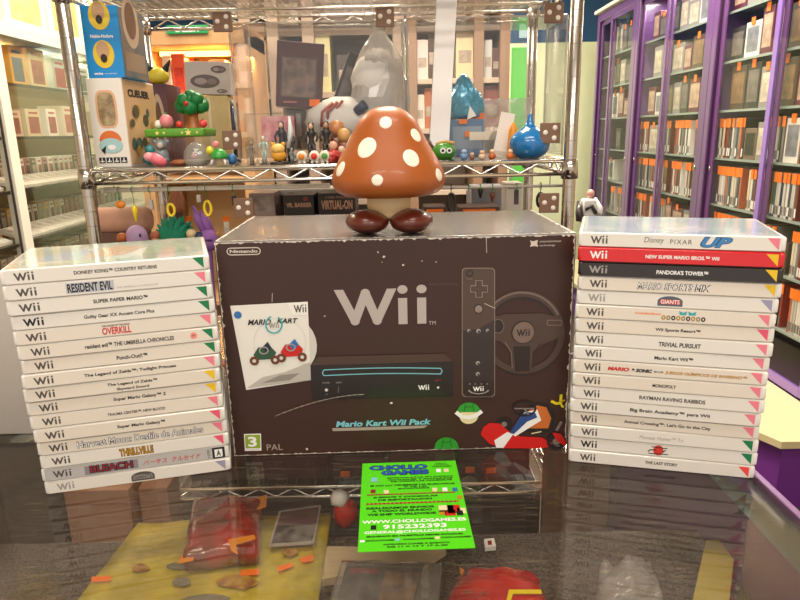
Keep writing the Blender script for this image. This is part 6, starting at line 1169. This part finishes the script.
# open shelf right of the white board
QY = 3.3; xa, xb = W(409, 60, QY).x, W(506, 60, QY).x
qs = thing('open_shelving', 'open wooden shelving with mixed goods behind the blue wrapped toy', 'shelf', ((xa + xb) / 2, QY, -1))
b = MB(); b.box((xa, QY + .4, -1), (xb, QY + .42, 1.5), mat('open_back', 'b7a796', .6)); rel(b, qs, 'back_panel')
for px in (412, 479, 505): x = W(px, 60, QY).x; b = MB(); b.box((x - .024, QY, -1), (x + .024, QY + .399, 1.5), mat('upright_brown', '8f715a', .5), .003); rel(b, qs, 'upright')
for py in (25, 78, 128, 190): z = W(455, py, QY).z; b = MB(); b.box((xa + .04, QY + .01, z - .025), (xb - .03, QY + .398, z), mat('open_board', 'bfae9c', .5), .002); rel(b, qs, 'shelf')
for px0, px1, bot, top, lab, col in ((417, 428, 78, 40, 'pink-white tall carton left of the white board', 'e3cfcc'), (428, 436, 78, 30, 'dark brown tall carton left of the white board', '4a3428'), (456, 474, 78, 27, 'cream carton high behind the blue wrapped toy', 'e2cfa8'), (484, 492, 78, 40, 'pale grey carton behind the clear bag, high', 'cfd2d2'), (492, 501, 78, 48, 'dark reddish carton right of the pale grey one', '5a3a34'), (414, 424, 128, 95, 'white carton beside the mushroom cap at right', 'ded6cc'), (424, 433, 128, 88, 'brown-orange carton beside the white board foot', 'b0643c'), (484, 500, 128, 86, 'red-brown carton low behind the clear bag', '8a4a3c'), (457, 474, 128, 90, 'grey carton directly behind the blue wrapped toy', 'a8a09a')):
    Y_ = QY + .05; x0_, x1_ = W(px0, 60, Y_).x, W(px1, 60, Y_).x; z0_ = W(455, bot, QY).z; h = W(px0, top, Y_).z - z0_; t = thing('carton', lab, 'box', ((x0_ + x1_) / 2, Y_, z0_ + .0006)); b = MB(); b.box(((x0_ - x1_) / 2, 0, 0), ((x1_ - x0_) / 2, .18, h), mat('bc_' + col, col, .5), .002); b.build('carton', t); b = MB(); put_poly(b, [((x0_ - x1_) * .36, h * .3), ((x1_ - x0_) * .36, h * .3), ((x1_ - x0_) * .36, h * .55), ((x0_ - x1_) * .36, h * .55)], mat('ba2_' + col, 'b8a898', .5, noise_amt=.3), -.0008); b.build('front_picture', t)
# bright green door panel
GY = 5.0; P0 = W(511, 97, GY); P1 = W(527, 47, GY)
t = thing('green_board', 'bright green tall board standing before the blue part of the back wall', 'panel', ((P0.x + P1.x) / 2, GY, -1)); b = MB(); b.box((P0.x - (P0.x + P1.x) / 2, 0, 0), (P1.x - (P0.x + P1.x) / 2, .03, P1.z + 1), mat('panel_bright_green', '5fd04a', .5), .003); b.build('board', t); b = MB(); b.box((-.05, -.006, 1.0), (-.03, -.0005, 1.14), ink_lgrey); b.build('handle', t)
t = thing('notice_sign', 'pale blue notice on the dark blue back wall', 'sign', W(525, 27, 6.1915)); b = MB(); b.box((-.05, 0, -.09), (.05, .008, .09), mat('notice_pale', 'a9c8d0', .5)); b.build('sheet', t); b = MB(); put_stroke(b, [(-.03, .04), (.03, .04)], .02, ink_blue, -.0008, round_=False); b.build('print', t)

# ------------------------------------------------------------------ the room
def room(name, a, c, m): b = MB(); b.box(a, c, m); return struct(b.build(name))
room('floor', (-2.3, -2.0, -1.06), (2.3, 6.4, -1.0005), mat('floor_tile', '4d423a', .35, noise_amt=.2, noise_scale=6))
room('ceiling', (-2.3, -2.0, 1.75), (2.3, 6.4, 1.80), mat('ceiling_white', 'e8e0d4', .7))
room('wall_left', (-2.3, -2.0, -1), (-2.2, 6.2, 1.7495), mat('wall_cream', 'd9cbb0', .7))
room('wall_right', (2.2, -2.0, -1), (2.3, 6.2, 1.7495), mat('wall_cream'))
zb_ = W(580, 42, 6.2).z
room('wall_back', (-2.3, 6.2, -1), (2.3, 6.3, zb_), mat('wall_lime', 'e0e8bf', .6, noise_amt=.04, noise_scale=4))
room('wall_back_upper', (-2.3, 6.2, zb_ + .0005), (2.3, 6.3, 1.7495), mat('wall_navy', '14466e', .6))

# ------------------------------------------------------------------ light
def area(name, loc, sx, sy, power, col, rot=(0, 0, 0)):
    l = bpy.data.lights.new(name, 'AREA'); l.shape = 'RECTANGLE'; l.size = sx; l.size_y = sy; l.energy = power; l.color = lin(col)[:3]
    o = bpy.data.objects.new(name, l); C.objects.link(o); o.location = loc; o.rotation_euler = rot; return o
def ceiling_lamp(x, y, lx, ly, power, col, label):
    t = thing('ceiling_lamp', label, 'lamp', (x, y, 1.7495)); b = MB(); b.box((-lx / 2 - .02, -ly / 2 - .02, -.03), (lx / 2 + .02, ly / 2 + .02, 0), cab_white, .004); b.build('housing', t)
    area('ceiling_light', (x, y, 1.715), lx, ly, power, col)
ceiling_lamp(-.7, -1.1, 1.0, .3, 20, 'fff5e9', 'ceiling lamp in front of the counter at left'); ceiling_lamp(.7, -1.1, 1.0, .3, 20, 'fff5e9', 'ceiling lamp in front of the counter at right')
ceiling_lamp(0, .35, 1.2, .25, 16, 'fff5e9', 'ceiling lamp straight above the counter')
ceiling_lamp(0, 2.0, .6, .5, 60, 'ffefd8', 'ceiling lamp behind the wire rack'); ceiling_lamp(1.25, 3.3, .3, 1.4, 60, 'fff4e6', 'ceiling lamp beside the purple cabinets'); ceiling_lamp(-1.28, 3.0, .3, 1.4, 44, 'fff0d8', 'ceiling lamp beside the left cabinet'); ceiling_lamp(.3, 5.2, 1.4, .3, 60, 'fff4e6', 'ceiling lamp near the back wall')
area('strip_light', (LX - .2, 3.0, .76), .1, 2.2, 9, 'fff0d8'); area('bay_light', (W(187, 60, BY).x, BY + .14, zl_ - .02), .6, .06, 7, 'ffc070')
for y in (2.9, 4.0): area('cabinet_light', (RX + .12, y, 1.15), .1, .9, 9, 'fff6ec')
w = bpy.data.worlds.new('shop_ambient'); SC.world = w; w.use_nodes = True; bg = w.node_tree.nodes['Background']; bg.inputs[0].default_value = lin('f3eae0'); bg.inputs[1].default_value = .95

# ------------------------------------------------------------------ camera
cam = bpy.data.cameras.new('camera'); cam.lens = F / 800 * 36; cam.sensor_width = 36; cam.sensor_fit = 'HORIZONTAL'; cam.clip_start = .02
co = bpy.data.objects.new('camera', cam); C.objects.link(co)
co.matrix_world = Matrix.Translation((0, 0, H)) @ Matrix.Rotation(PI / 2 - PITCH, 4, 'X') @ Matrix.Rotation(-ROLL, 4, 'Z'); SC.camera = co
SC.view_settings.view_transform = 'Standard'; SC.view_settings.look = 'None'; SC.view_settings.gamma = 1; SC.view_settings.use_curve_mapping = False
SC.view_settings.exposure = .2
SC.cycles.transparent_max_bounces = 32; SC.cycles.max_bounces = 8; SC.cycles.diffuse_bounces = 4; SC.cycles.caustics_reflective = False; SC.cycles.caustics_refractive = False; SC.cycles.sample_clamp_indirect = 6
